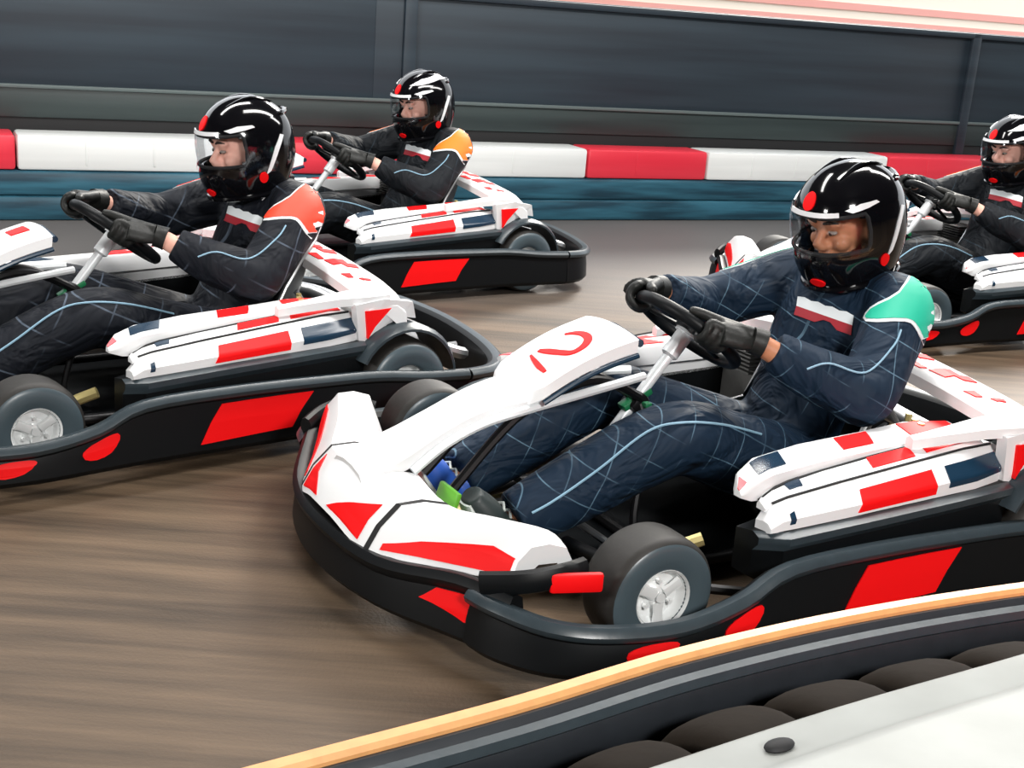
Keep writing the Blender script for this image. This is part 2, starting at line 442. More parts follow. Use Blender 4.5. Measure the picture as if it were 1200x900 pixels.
while s < 2.85:
    p, n = rail_at(s); o = barrier_tyre() if bt is None else bt.copy()
    if bt is not None: C.objects.link(o)
    bt = bt or o
    c = p + n * .235; o.location = (c.x, c.y, .166); o.rotation_euler = (0, 0, math.atan2(n.y, n.x) + pi)
    o.rotation_euler.z = math.atan2(-n.x, n.y) + pi / 2 + pi / 2
    o.rotation_euler.z = math.atan2(n.y, n.x)
    tag(o, 'dusty brown-black tyre standing in the row between guard rail and white block', 'tyre', 'tyres behind the guard rail')
    s += .205; k += 1
# white barrier block, edge towards the tyres
def slab_sec(pts, prof):
    out = []
    for i, p in enumerate(pts):
        t = pts[min(i + 1, len(pts) - 1)] - pts[max(i - 1, 0)]; t.normalize(); n = Vector((t.y, -t.x, 0))
        out.append([p + n * a + Vector((0, 0, z)) for a, z in prof])
    return loft(out)
SPTS = crom([(-.9, .55, 0), (-.35, .92, 0), (.144, 1.25, 0), (.418, 1.435, 0), (.66, 1.585, 0), (.735, 1.632, 0)], 4)
prof = [(.01, 0), (0, .02), (0, .47), (.006, .49), (.02, .50), (.085, .506), (.10, .52), (.12, .526), (.34, .526), (.36, .51), (.365, .49), (.37, .02), (.36, 0)]
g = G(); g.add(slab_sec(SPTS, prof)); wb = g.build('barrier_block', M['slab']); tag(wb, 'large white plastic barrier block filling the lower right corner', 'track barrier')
g = G(); c = Vector((.31, 1.275, .512)); g.add(ellips((.335, 1.31, .507), (.022, .012, .006), 16, 8, rot=(0, 0, .6))); h = g.build('fixing_hole', M['seam'], wb)
SP2 = crom([(.745, 1.638, 0), (.95, 1.76, 0), (1.3, 1.95, 0), (1.7, 2.15, 0)], 4)
g = G(); g.add(slab_sec(SP2, prof)); tag(g.build('barrier_block', M['blockr']), 'red plastic barrier block just showing at the right edge beside the white one', 'track barrier')

for x_, nm in ((-9, 'added_wall_left'), (17, 'added_wall_right')):
    g = G(); g.add(rbox((x_, 2, 2.3), (.1, 13.5, 4.6), 0)); tag(g.build(nm, M['roof']), 'unseen dark side wall added to cut side light', kind='structure')  # added out of view to block light from the sides
# --- hall: roof sheet, added dark back wall, buildings beyond
g = G(); g.add(rbox((2, 2.0, 4.6), (34, 13.5, .1), 0)); tag(g.build('ceiling', M['roof']), 'dark roof over the track', kind='structure')
g = G(); g.add(rbox((2, -4.4, 2.3), (34, .1, 4.6), 0)); tag(g.build('added_wall_near', M['roof']), 'unseen dark wall added behind the viewer for dark reflections', kind='structure')  # added out of view to keep helmet reflections dark

def house(name, s0, s1, n0, z1, m, stripe, label):
    b = empty(name, tuple(WO + WU * (s0 + s1) / 2 + WN * n0), 0, label, 'building')
    b.location = (0, 0, 0)
    g = G(); g.add(wbox(s0, s1, n0, n0 + 5, 0, z1, .02)); g.build('wall', m, b)
    g = G()
    for z in stripe: g.add(wbox(s0 - .02, s1 + .02, n0 - .03, n0, z, z + .10, 0))
    g.build('fascia', M['facader'], b)
    return b
house('distant_building', 1.8, 3.8, 8, 3.2, M['facade'], [1.36], 'pale cream building with an orange base line beyond the boarding')
house('distant_building', 4.4, 13, 9, 3.2, M['facade'], [1.30, 1.52], 'cream building with salmon red bands at upper right beyond the boarding')

# --- light
w = bpy.data.worlds.new('overcast'); bpy.context.scene.world = w; w.use_nodes = True
w.node_tree.nodes['Background'].inputs[0].default_value = (.93, .96, 1, 1); w.node_tree.nodes['Background'].inputs[1].default_value = 1.5
def lamp(x, y, z, sx, sy, p, col=(1, .98, .95), rz=0, tilt=0):
    l = bpy.data.lights.new('ceiling_lamp', 'AREA'); l.shape = 'RECTANGLE'; l.size = sx; l.size_y = sy; l.energy = p; l.color = col
    o = bpy.data.objects.new('ceiling_lamp', l); C.objects.link(o); o.location = (x, y, z); o.rotation_euler = (tilt, 0, rz)
lamp(-2.2, 4.6, 4.3, .5, 3.5, 120, rz=radians(-60))
lamp(1.2, 4.4, 4.3, .5, 3.5, 140, rz=radians(-60))
lamp(4.2, 5.6, 4.3, .5, 3.5, 110, rz=radians(-60))
# added unseen fill lamps: they light upright faces and barely touch the ground
for p_, t_, e_ in (((-5.0, -.6, 1.9), (.2, 3.8, .6), 110), ((2.0, -1.6, 3.0), (.4, 3.4, .2), 170)):
    l = bpy.data.lights.new('fill_lamp', 'AREA'); l.shape = 'RECTANGLE'; l.size = 1.0; l.size_y = .6; l.energy = e_; l.color = (1, .98, .95)
    o = bpy.data.objects.new('fill_lamp', l); C.objects.link(o); o.location = p_
    o.rotation_euler = (Vector(t_) - Vector(p_)).to_track_quat('-Z', 'Y').to_euler()
# low hazy sun coming in over the far boarding
l = bpy.data.lights.new('sun', 'SUN'); l.energy = 2.4; l.angle = radians(14); l.color = (1, .95, .87)
o = bpy.data.objects.new('sun', l); C.objects.link(o)
o.rotation_euler = Vector((-.30, -.95, -.62)).to_track_quat('-Z', 'Y').to_euler()
vs = bpy.context.scene.view_settings; vs.view_transform = 'Standard'; vs.look = 'None'; vs.gamma = 1; vs.use_curve_mapping = False; vs.exposure = .55


# ------------------------------------------------------------------ the kart
R3 = [(0.31, 0, 0.545), (.57, 0, .43)]
HUB = Vector((.078, 0, .532)); AX = Vector((-.60, 0, .80)).normalized()      # steering column axis, pointing to the driver
RIMU = Vector((AX.z, 0, -AX.x)).normalized()                                    # up the wheel, away from the driver
RIMR = .142

def wheel(x, y, z, R, w, sgn, parent):
    h = w / 2
    prof = [(R * .46, -h * .86), (R * .55, -h * .98), (R * .72, -h * 1.04), (R * .88, -h * .98), (R * .97, -h * .80), (R, -h * .5), (R, h * .5), (R * .97, h * .80), (R * .88, h * .98), (R * .72, h * 1.04), (R * .55, h * .98), (R * .46, h * .86), (R * .44, h * .4), (R * .44, -h * .4), (R * .46, -h * .86)]
    pp = crom([(a, b, 0) for a, b in prof], 3); prof = [(p.x, p.y) for p in pp]
    g = G(); v, f = lathe_y(prof, 48, y, (x, z)); n = len(prof)
    g.add((v, f))
    for k, q in enumerate(f):
        j = k % (n - 1); r = (prof[j][0] + prof[j + 1][0]) / 2
        g.m[k] = 1 if r < R * .9 else 0
    o = g.build('wheel', [M['tyre'], M['tyrewall']], parent)
    g = G(); s = sgn
    d = h * .86
    rp = [(R * .52, s * d), (R * .50, s * (d + .007)), (R * .47, s * (d + .003)), (R * .44, s * d * .85), (R * .38, s * d * .62), (R * .24, s * d * .58), (R * .18, s * d * .75), (R * .15, s * d * .80), (R * .001, s * d * .80)]
    g.add(lathe_y(rp, 40, y, (x, z)))
    rp = [(R * .50, -s * d), (R * .43, -s * d * .7), (R * .40, s * d * .3), (R * .30, s * d * .25)]
    g.add(lathe_y(rp, 40, y, (x, z)))
    for k in range(3):
        a = 2 * pi * k / 3 + .5
        c0 = Vector((x + cos(a) * R * .1, y + s * d * .80, z + sin(a) * R * .1)); c1 = Vector((x + cos(a) * R * .42, y + s * d * .84, z + sin(a) * R * .42))
        g.add(tube([c0, c0.lerp(c1, .5), c1], [R * .11, R * .09, R * .11], 8, flat=.5, up=(0, 1, 0)))
        a += pi / 3; c = Vector((x + cos(a) * R * .26, y + s * d * .62, z + sin(a) * R * .26))
        g.add(tube([c, c + Vector((0, s * .012, 0))], R * .04, 6))
    g.add(tube([(x, y + s * d * .5, z), (x, y + s * d * .95, z)], R * .085, 10))
    g.build('rim', M['rim'], o)
    return o

def path_norm(P):
    out = []
    for i in range(len(P)):
        t = P[min(i + 1, len(P) - 1)] - P[max(i - 1, 0)]; t.z = 0; t.normalize()
        out.append(Vector((t.y, -t.x, 0)))
    return out

def skirt(pts, lips, k, sgn, lipw=.03, bot=.045):
    """bumper band: vertical face with a rolled lip on top; pts outline seen from above"""
    P = crom([(x, y, 0) for x, y in pts], k); Z = cromf(lips, k); N = path_norm(P)
    g = G(); secs = []
    for p, z, n in zip(P, Z, N):
        n = n * sgn
        prof = [(-.035, bot), (.0, bot - .006), (.014, bot + .01), (.010, bot + (z - bot) * .5), (.004, z - .032), (lipw, z - .022), (lipw + .004, z - .010), (lipw - .002, z), (lipw * .4, z + .006), (-.015, z + .003), (-.03, z - .008), (-.035, z - .03)]
        secs.append([p + n * o + Vector((0, 0, h)) for o, h in prof])
    v, f = loft(secs); g.add((v, f))
    m = 12
    for i in range(len(f)): 
        if i < (len(secs) - 1) * m and i % m in (5, 6, 7, 8): g.m[i] = 1
    return g, P, Z, N

def skirt_surf(P, Z, N, sgn, bot=.045, i0=0, i1=None):
    rows = []
    i1 = len(P) if i1 is None else i1
    for p, z, n in list(zip(P, Z, N))[i0:i1]:
        n = n * sgn
        rows.append([p + n * o + Vector((0, 0, h)) for o, h in [(.014, bot + .01), (.010, bot + (z - bot) * .5), (.004, z - .032)]])
    return rows

def make_kart():
    K = empty('racing_kart')
    # --- wheels
    for s in (1, -1):
        wheel(.522, s * .54, .135, .133, .125, s, K)
        wheel(-.571, s * .585, .146, .146, .19, s, K)
    # --- chassis
    g = G()
    for s in (1, -1):
        g.add(tube(crom([(.86, s * .20, .06), (.6, s * .21, .055), (.3, s * .30, .05), (-.2, s * .30, .05), (-.55, s * .30, .07), (-.8, s * .28, .08)], 6), .016, 10))
        g.add(tube(crom([(.35, s * .30, .06), (.34, s * .45, .07), (.1, s * .58, .075), (-.3, s * .58, .075), (-.40, s * .45, .07), (-.42, s * .3, .06)], 6), .012, 8))
        g.add(tube([(.52, s * .21, .10), (.52, s * .46, .135)], .018, 10))
        g.add(rbox((.52, s * .40, .12), (.05, .06, .1), .01))
    for x in (.86, .6, .3, -.2, -.55): g.add(tube([(x, -.21 if x > .5 else -.30, .06), (x, .21 if x > .5 else .30, .06)], .014, 8))
    g.add(tube([(-.571, -.5, .146), (-.571, .5, .146)], .022, 12))
    g.build('chassis', M['chassis'], K)
    g = G()
    g.add(rbox((.55, 0, .042), (.62, .44, .008), .003))
    g.add(rbox((.05, 0, .036), (.5, .6, .008), .003))
    g.add(rbox((-.45, 0, .036), (.5, .56, .008), .003))
    g.build('floor_tray', M['black'], K)
    g = G()
    for s in (1, -1):
        g.add(tube([(.47, s * .04, .13), (.45, s * .42, .12)], .009, 8))
        g.add(tube([(.46, s * .40, .12), (.52, s * .42, .13)], .012, 8))
    g.build_each('tie_rod', M['steel'], K)
    # --- pedals
    for s, m in ((1, 'led'), (-1, 'red')):
        g = G()
        g.add(tube([(.72, s * .14, .06), (.79, s * .14, .14), (.80, s * .14, .21)], .009, 8))
        g.add(rbox((.80, s * .135, .21), (.015, .09, .07), .005, rot=(0, -.3, 0)))
        g.build('pedal', M[m], K)
    g = G()
    g.add(rbox((.70, 0, .10), (.12, .06, .07), .01)); g.add(tube([(.66, -.02, .12), (.55, -.1, .10), (.3, -.18, .08)], .006, 6))
    g.add(rbox((.66, .22, .10), (.08, .03, .05), .006))
    g.build('brake_cylinder', M['brass'], K)
    # --- seat: one shell
    secs = []
    prof = [(.10, .19, .10), (.0, .155, .19), (-.12, .10, .20), (-.24, .075, .205), (-.36, .085, .205), (-.44, .13, .205), (-.485, .22, .205), (-.515, .33, .20), (-.54, .43, .19), (-.555, .50, .165), (-.56, .53, .12)]
    side = [.06, .12, .16, .18, .19, .20, .20, .17, .12, .06, .02]
    prof = [(a, b, c) for a, b, c in prof]
    for (x, z, w), h in zip(prof, side):
        row = []
        for j in range(-8, 9):
            t = j / 8; e = abs(t) ** 3
            # wings wrap forward/upward
            row.append(Vector((x + e * (h * (.75 if z > .2 else .1)), w * (1.12 * t), z + e * (h * (.25 if z > .2 else .9)))))
        secs.append(row)
    def thick(secs, th):
        v = [tuple(p) for r in secs for p in r]; n = len(secs[0]); S = len(secs); f = []
        for i in range(S - 1):
            for j in range(n - 1): f.append((i * n + j, i * n + j + 1, (i + 1) * n + j + 1, (i + 1) * n + j))
        bm = bmesh.new(); vs = [bm.verts.new(p) for p in v]
        for q in f: bm.faces.new([vs[i] for i in q])
        bmesh.ops.recalc_face_normals(bm, faces=bm.faces)
        r = bmesh.ops.solidify(bm, geom=bm.faces[:], thickness=th)
        bm.verts.index_update(); v = [tuple(x.co) for x in bm.verts]; f = [tuple(x.index for x in q.verts) for q in bm.faces]; bm.free()
        return v, f
    g = G(); g.add(thick(secs, .008)); st = g.build('seat', M['seat'], K)
    g = G()
    for s in (1, -1): g.add(tube([secs[i][16 if s > 0 else 0] for i in range(len(secs))], .007, 8))
    g.build_each('seat_edge', M['steel'], st)
    g = G()
    for s in (1, -1): g.add(tube([(-.42, s * .23, .36), (-.60, s * .28, .10)], .008, 8))
    g.build_each('seat_stay', M['steel'], K)
    # --- steering
    base = Vector((.375, 0, .16)); g = G()
    d = (HUB - base).normalized()
    g.add(tube([base, HUB - d * .045], .0145, 14)); col = g.build('steering_column', M['silver'], K)
    g = G(); g.add(tube([HUB - d * .085, HUB - d * .078, HUB - d * .012, HUB - d * .006], [.014, .023, .023, .018], 16))
    g.add(tube([HUB - d * .012, HUB], [.03, .03], 14)); g.build('steering_hub', M['silver'], col)
    g = G(); ring = [HUB + (Vector((0, 1, 0)) * cos(a) + RIMU * sin(a)) * RIMR for a in [2 * pi * k / 48 for k in range(48)]]
    # flat-topped grip
    g.add(tube(ring, .0165, 12, closed=True))
    for a in (pi / 2 + pi, .35, pi - .35):
        e = HUB + (Vector((0, 1, 0)) * cos(a) + RIMU * sin(a)) * RIMR
        g.add(tube([HUB, HUB.lerp(e, .5) , e], [.02, .013, .014], 8, flat=.45, up=AX))
    g.add(tube([HUB - AX * .005, HUB + AX * .012], .036, 16))
    g.build('steering_wheel', M['black'], K)
    # column support and panel mount
    mid = HUB.lerp(base, .47); g = G()
    g.add(rbox(mid, (.05, .06, .035), .008, rot=(0, .85, 0)))
    for s in (1, -1):
        g.add(tube(crom([mid + Vector((0, s * .02, 0)), (.22, s * .07, .28), (.30, s * .16, .12), (.32, s * .22, .06)], 5), .010, 8))
        g.add(tube(crom([mid + Vector((-.02, s * .02, .0)), (.33, s * .03, .425), (.45, s * .05, .425), (.60, s * .06, .36), (.76, s * .07, .20)], 6), .012, 8))
    g.build('column_support', M['chassis'], K)
    g = G(); g.add(rbox(mid + Vector((.0, 0, .006)), (.09, .035, .018), .005, rot=(0, .5, 0))); g.add(rbox(mid + Vector((-.01, 0, -.0)), (.02, .10, .014), .004))
    g.build('bracket', M['green'], K)
    # --- number panel (rounded tongue)
    rows = []; NA = []
    for i in range(13):
        t = i / 12; x = .308 + t * (.60 - .308); z = .552 - t * .132 + .018 * sin(pi * t)
        w = .118 - .012 * t
        if t > .8: w *= math.sqrt(max(0, 1 - ((t - .8) / .215) ** 2)) * .999
        rows.append([Vector((x, w * j / 6, z + .012 * (1 - (j / 6) ** 2) - .0 * abs(j))) for j in range(-6, 7)])
    top = rows; secs = []
    for i, r in enumerate(rows):
        lo = [p + Vector((.004, 0, -.034 if abs(j - 6) < 6 else -.03)) for j, p in enumerate(r)]
        wd = [Vector((p.x, p.y * 1.03, p.z)) for p in lo]
        secs.append(list(r) + list(reversed(wd)))
    g = G(); g.add(loft(secs)); panel = g.build('number_panel', M['white'], K)
    SP = Surf(rows, (0, 0, 1))
    g = G()
    # trim under the plate
    g.add(tube([r[12] + Vector((0, .004, -.038)) for r in rows[:11]], .007, 8)); g.add(tube([r[0] + Vector((0, -.004, -.038)) for r in rows[:11]], .007, 8))
    g.add(tube([rows[0][0] + Vector((-.006, 0, -.01)), rows[0][6] + Vector((-.006, 0, -.01)), rows[0][12] + Vector((-.006, 0, -.01))], .010, 8))
    g.build('panel_trim', M['navyglass'], panel)
    # --- centre spine fairing from nose to panel
    secs = []
    for x, z, w, h in [(.985, .258, .085, .05), (.92, .288, .078, .06), (.86, .312, .07, .06), (.78, .352, .062, .055), (.69, .392, .066, .05), (.60, .414, .085, .045), (.52, .425, .088, .03)]:
        secs.append([(x, y * w, z + dz * h) for y, dz in [(-1, -.6), (-1.02, -.1), (-.8, .25), (-.3, .4), (.3, .4), (.8, .25), (1.02, -.1), (1, -.6), (.7, -.9), (-.7, -.9)]])
    secs = [[tuple(p) for p in s] for s in zip(*[crom([s[j] for s in secs], 4) for j in range(10)])]
    g = G(); g.add(loft(secs)); g.build('spine_fairing', M['white'], K)
    g = G()
    for s in (1, -1): g.add(tube(crom([(.86, s * .078, .268), (.78, s * .070, .320), (.69, s * .074, .362), (.60, s * .09, .39), (.45, s * .075, .41), (.30, s * .05, .425), (.22, s * .03, .43)], 5), .011, 8))
    g.build_each('spine_trim', M['silver'], K)
    # --- nose fairing
    st = [(-.525, .845, .200, .805, .262, .722, .250, .69, .19), (-.47, .875, .185, .825, .280, .735, .268, .70, .18), (-.34, .940, .165, .875, .262, .78, .250, .74, .17), (-.20, 1.02, .148, .945, .245, .83, .232, .80, .17), (-.06, 1.048, .180, .975, .272, .850, .265, .82, .18)]
    st = st + [tuple([-s[0]] + list(s[1:])) for s in reversed(st)]
    A = crom([(s[1], s[0], s[2]) for s in st], 4); B = crom([(s[3], s[0], s[4]) for s in st], 4); D = crom([(s[5], s[0], s[6]) for s in st], 4); E_ = crom([(s[7], s[0], s[8]) for s in st], 4)
    secs = []
    for a, b, d_, e in zip(A, B, D, E_):
        secs.append([a, a.lerp(b, .5) + Vector((.008, 0, .004)), b, b.lerp(d_, .5) + Vector((0, 0, .008)), d_, e, e + Vector((.02, 0, -.012)), d_ + Vector((.02, 0, -.03)), b + Vector((-.02, 0, -.04)), a + Vector((-.02, 0, -.01))])
    g = G(); g.add(loft(secs)); nose = g.build('nose_fairing', M['white'], K)
    S1 = Surf([[a, a.lerp(b, .5) + Vector((.008, 0, .004)), b] for a, b in zip(A, B)], (1, 0, .3))
    S2 = Surf([[b, b.lerp(d_, .5) + Vector((0, 0, .008)), d_] for b, d_ in zip(B, D)], (0, 0, 1))
    g = G()
    for s in (0, 1):
        q = lambda u: u if s == 0 else 1 - u
        g.add(uvpatch(S1, [(q(.03), .12), (q(.03), .55), (q(.12), .62), (q(.25), .42), (q(.31), .25), (q(.31), .12)]))
        g.add(uvpatch(S1, [(q(.36), .1), (q(.36), .85), (q(.47), .1)]))
    g.build_each('red_flash', M['red'], nose)
    g = G()
    for u in (.335, .665):
        g.add(uvpatch(S1, [(u - .005, .02), (u + .005, .02), (u + .005, 1), (u - .005, 1)], off=.0015)); g.add(uvpatch(S2, [(u - .004, 0), (u + .004, 0), (u + .004, 1), (u - .004, 1)], off=.0015))
    g.add(uvpatch(S2, [(.545, .45), (.56, .45), (.57, 1), (.555, 1)], off=.0015))
    g.build_each('panel_gap', M['seam'], nose)
    # --- front bumper
    P0 = [(.855, -.56), (.915, -.44), (1.01, -.24), (1.05, 0), (1.01, .24), (.915, .44), (.855, .56)]
    g, P, Z, N = skirt(P0, [.175, .180, .150, .160, .150, .180, .175], 5, 1, lipw=.012)
    fb = g.build('front_bumper', [M['black'], M['black']], K)
    # P0 runs right to left, outward normal is +x
    SB = Surf(skirt_surf(P, Z, N, 1), (1, 0, 0))
    g = G()
    g.add(uvpatch(SB, [(.76, .55), (.79, .99), (.92, 1), (.985, .92), (.96, .5), (.86, .32)], off=.004)); g.add(uvpatch(SB, [(.24, .55), (.21, .99), (.08, 1), (.015, .92), (.04, .5), (.14, .32)], off=.004))
    g.build_each('red_sticker', M['red'], fb)
    g = G()
    for s in (1, -1):
        g.add(tube(crom([(.90, s * .50, .19), (.83, s * .555, .205), (.75, s * .57, .215), (.69, s * .54, .205)], 5), [.016] * 16, 10, flat=1.6))
    wl = g.build_each('bumper_edge', M['black'], fb)
    g = G()
    for s in (1, -1): g.add(rbox((.735, s * .592, .205), (.11, .016, .042), .007, rot=(0, 0, -s * .28)))
    g.build_each('red_reflector', M['red'], fb)
    # --- side bumpers
    for s in (1, -1):
        sp = [(.905, .475), (.885, .55), (.82, .64), (.72, .69), (.56, .71), (.40, .70), (.27, .69), (.0, .685), (-.30, .685), (-.46, .69), (-.62, .705), (-.76, .72)]
        lp = [.165, .165, .155, .147, .142, .165, .212, .22, .215, .21, .195, .19]
        g, P, Z, N = skirt([(x, s * y) for x, y in sp], lp, 4, s, lipw=.016)
        sb = g.build('side_bumper', [M['black'], M['lip']], K)
        rows = skirt_surf(P, Z, N, s); S_ = Surf(rows, (0, s, 0))
        def uof(x):
            for i in range(len(P) - 1):
                if P[i].x >= x >= P[i + 1].x: return (i + (P[i].x - x) / (P[i].x - P[i + 1].x)) / (len(P) - 1)
        g = G()
        g.add(uvpatch(S_, [(uof(.05), .93), (uof(-.235), .97), (uof(-.165), .2), (uof(.115), .12)], off=.004, step=.03))
        def oval(xc, hw, v0, v1, sl=.0): return [(uof(xc + hw * cos(a) + sl * sin(a)), (v0 + v1) / 2 + (v1 - v0) / 2 * sin(a) * (1 if abs(sin(a)) < .9 else .95)) for a in [2 * pi * k / 16 for k in range(16)]]
        g.add(uvpatch(S_, oval(.395, .05, .25, .95, -.015), off=.004, step=.03)); g.add(uvpatch(S_, oval(.62, .055, .15, .98, -.02), off=.004, step=.03))
        g.build_each('red_sticker', M['red'], sb)
    # --- rear bumper
    P0 = [(-.76, .72), (-.87, .69), (-.96, .60), (-1.02, .42), (-1.06, .15), (-1.06, -.15), (-1.02, -.42), (-.96, -.60), (-.87, -.69), (-.76, -.72)]
    g, P, Z, N = skirt(P0, [.19, .185, .185, .195, .205, .205, .195, .185, .185, .19], 4, 1, lipw=.02)
    g.build('rear_bumper', [M['black'], M['lip']], K)
    g = G()
    for s in (1, -1):
        g.add(tube(crom([(-.72, s * .28, .10), (-.85, s * .30, .13), (-.99, s * .33, .15)], 4), .014, 8))
        g.add(tube(crom([(-.8, s * .45, .20), (-.9, s * .48, .17), (-.95, s * .42, .15)], 4), [.02] * 9, 8))
    g.build_each('bumper_stay', M['steel'], K)
    # --- side pods
    for s in (1, -1):
        # black base
        secs = []
        for x, z0, z1, yo in [(.285, .14, .235, .585), (.24, .12, .245, .635), (0, .12, .262, .645), (-.25, .12, .275, .645), (-.42, .13, .283, .64), (-.50, .15, .27, .60)]:
            secs.append([(x, s * y, z) for y, z in [(.44 if x < .2 else .52, z0), (yo - .03, z0), (yo - .005, z0 + .03), (yo - .005, z1 - .03), (yo + .012, z1 - .012), (yo + .012, z1 + .004), (yo - .01, z1 + .012), (.44 if x < .2 else .52, z1)]])
        g = G(); g.add(loft(secs)); v, f = loft(secs)
        for i in range(len(g.f)):
            if i < 40 and i % 8 in (3, 4, 5): g.m[i] = 1
        g.build('pod_base', [M['black'], M['lip']], K)
        # white bodywork: outer panel, step, middle rib, step, top rib
        rowsd = []   # stations x: (zb, yo, z_panel, y_panel)
        ST = [(.268, .252, .612, .270, .600, .2), (.240, .255, .618, .300, .597, .6), (.20, .258, .622, .308, .592, .9), (.05, .264, .63, .326, .59, 1), (-.15, .272, .63, .347, .59, 1), (-.32, .28, .63, .364, .588, 1), (-.41, .287, .615, .368, .575, .95), (-.455, .292, .59, .358, .56, .8)]
        secs = []
        for x, zb, yo, zp, yp, k in ST:
            yi = {.268: .560, .240: .550, .20: .53, .05: .48}.get(x, .44)
            secs.append([Vector((x, s * y, z)) for y, z in [(yo, zb), (yo, zb + (zp - zb) * .5), (yp, zp), (yp - .018, zp + .004 * k), (yp - .026, zp - .010 * k), (yi, zp - .02 * k), (yi, zb - .01), (yo - .03, zb - .01)]])
        g = G(); g.add(loft(secs)); pod = g.build('side_pod', M['white'], K)
        SP1 = Surf([[q[0], q[1], q[2]] for q in secs], (0, s, .2))
        T2 = [(.255, .568, .548, .298, .0), (.215, .572, .52, .314, .6), (.16, .572, .51, .324, 1), (0, .570, .505, .338, 1), (-.20, .566, .50, .357, 1), (-.36, .558, .50, .370, 1), (-.42, .55, .50, .366, 1)]
        sec2 = []
        for x, ya, yb, z, k in T2: sec2.append([Vector((x, s * y, zz)) for y, zz in [(ya + .004, z - .008 - .02 * k), (ya, z - .006), (ya - .010, z), (yb, z + .004), (yb - .006, z - .004), (yb - .006, z - .014 - .04 * k), (ya, z - .014 - .04 * k)]])
        g = G(); g.add(loft(sec2)); rib = g.build('pod_rib', M['white'], pod)
        T3 = [(.312, .552, .538, .330, .0), (.27, .540, .485, .343, .6), (.20, .525, .445, .353, 1), (.05, .507, .42, .362, 1), (-.15, .498, .41, .370, 1), (-.30, .495, .40, .378, 1), (-.43, .495, .42, .374, 1)]
        sec3 = []
        for x, ya, yb, z, k in T3: sec3.append([Vector((x, s * y, zz)) for y, zz in [(ya + .004, z - .008 - .02 * k), (ya, z - .006), (ya - .005 - .007 * k, z), (yb, z + .004), (yb - .006, z - .004), (yb - .008, z - .014 - .04 * k), (ya, z - .014 - .05 * k)]])
        g = G(); g.add(loft(sec3)); rib3 = g.build('pod_rib', M['white'], pod)
        g = G(); g.add(tube([Vector((max(min(q[2].x, 9), -9), s * .5745, q[3].z + .0015)) for q in secs[1:7]], .0034, 6)); g.add(tube([Vector((x, s * (ya + .0045), z2)) for (x, ya, z2) in [(.25, .537, .300), (.20, .529, .321), (.16, .523, .328), (.05, .510, .3365), (-.10, .503, .3515), (-.20, .501, .361), (-.30, .499, .369), (-.40, .499, .372)]], .0036, 6)); g.build_each('panel_gap', M['seam'], pod)
        SR2 = Surf([[q[2], q[3]] for q in sec2], (0, 0, 1)); SR3 = Surf([[q[2], q[3]] for q in sec3], (0, 0, 1))
        g = G(); g.add(uvpatch(SP1, [(.435, .22), (.45, .84), (.61, .86), (.605, .25)], off=.003)); g.build('red_sticker', M['red' if s > 0 else 'red'], pod)
        g = G(); g.add(uvpatch(SR2, [(.55, .05), (.57, .95), (.68, .95), (.66, .05)])); g.add(uvpatch(SR2, [(.70, .1), (.72, .9), (.97, .9), (.96, .2)]))
        g.build_each('red_sticker', M['red'], rib)
        g = G(); g.add(uvpatch(SR3, [(.57, .1), (.59, .9), (.68, .9), (.65, .1)])); g.add(uvpatch(SR3, [(.78, .05), (.80, .95), (.99, .95), (.98, .1)])); g.build_each('red_sticker', M['red'], rib3)
        g = G(); g.add(uvpatch(SP1, [(.64, .35), (.645, .86), (.86, .86), (.90, .6), (.86, .38)], off=.003)); g.add(uvpatch(SP1, [(.20, .30), (.215, .70), (.26, .74), (.245, .30)], off=.003))
        g.build_each('dark_window', M['navyglass'], pod)
        g = G(); g.add(uvpatch(SR3, [(.24, .1), (.28, .92), (.42, .92), (.39, .1)])); g.build_each('air_vent', M['navyglass'], rib3)
        g = G(); g.add(uvpatch(SR2, [(.27, .1), (.29, .9), (.37, .9), (.35, .1)])); g.build_each('air_vent', M['navyglass'], rib)
        # pod front tips have a pink worn flash
        g = G(); g.add(uvpatch(SR3, [(.0, .1), (.0, .9), (.12, .9), (.12, .1)])); g.build('tip_flash', M['pink'], rib3)
    # --- rear fairing: band behind the seat that wraps to both corners
    def band(t):  # t -1..1 across the kart ; centreline & width
        y = .63 * t; a = abs(t)
        return y
    tt = [-1, -.94, -.8, -.55, -.25, 0, .25, .55, .8, .94, 1]
    secs = []
    for t in tt:
        a = abs(t); y = .63 * t
        xi = -.44 - .03 * (1 - a); xo = -.60 - .02 * (1 - a); z = .475 - .06 * a ** 1.6
        if a > .99: z -= .028
        if a > .9: xo += .02
        secs.append([(xi, y, z - .035), (xi - .002, y, z - .008), (xi - .014, y, z + .004), (xi * .6 + xo * .4, y, z + .012), (xo + .03, y, z + .004), (xo, y, z - .02), (xo - .006, y, z - .06), (xo + .02, y, z - .06), (xi * .5 + xo * .5, y, z - .02)])
    S = list(zip(*[crom([s_[j] for s_ in secs], 4) for j in range(9)]))
    g = G(); g.add(loft([list(p) for p in S])); rf = g.build('rear_fairing', M['white'], K)
    SF = Surf([[s_[2], s_[3], s_[4]] for s_ in S], (0, 0, 1))
    g = G()
    for u0, u1, v0, v1 in [(.57, .60, .1, .8), (.605, .635, .5, .95), (.62, .66, .05, .3), (.665, .70, .2, .75), (.69, .72, .5, .9), (.74, .77, .1, .35), (.78, .80, .4, .7)]:
        for q in (lambda u: u, lambda u: 1 - u):
            g.add(uvpatch(SF, [(q(u0), v0), (q(u0 + .008), v1), (q(u1), v1 - .05), (q(u1 - .006), v0 + .05)], off=.003, step=.02))
    g.build_each('red_lettering', M['red'], rf)
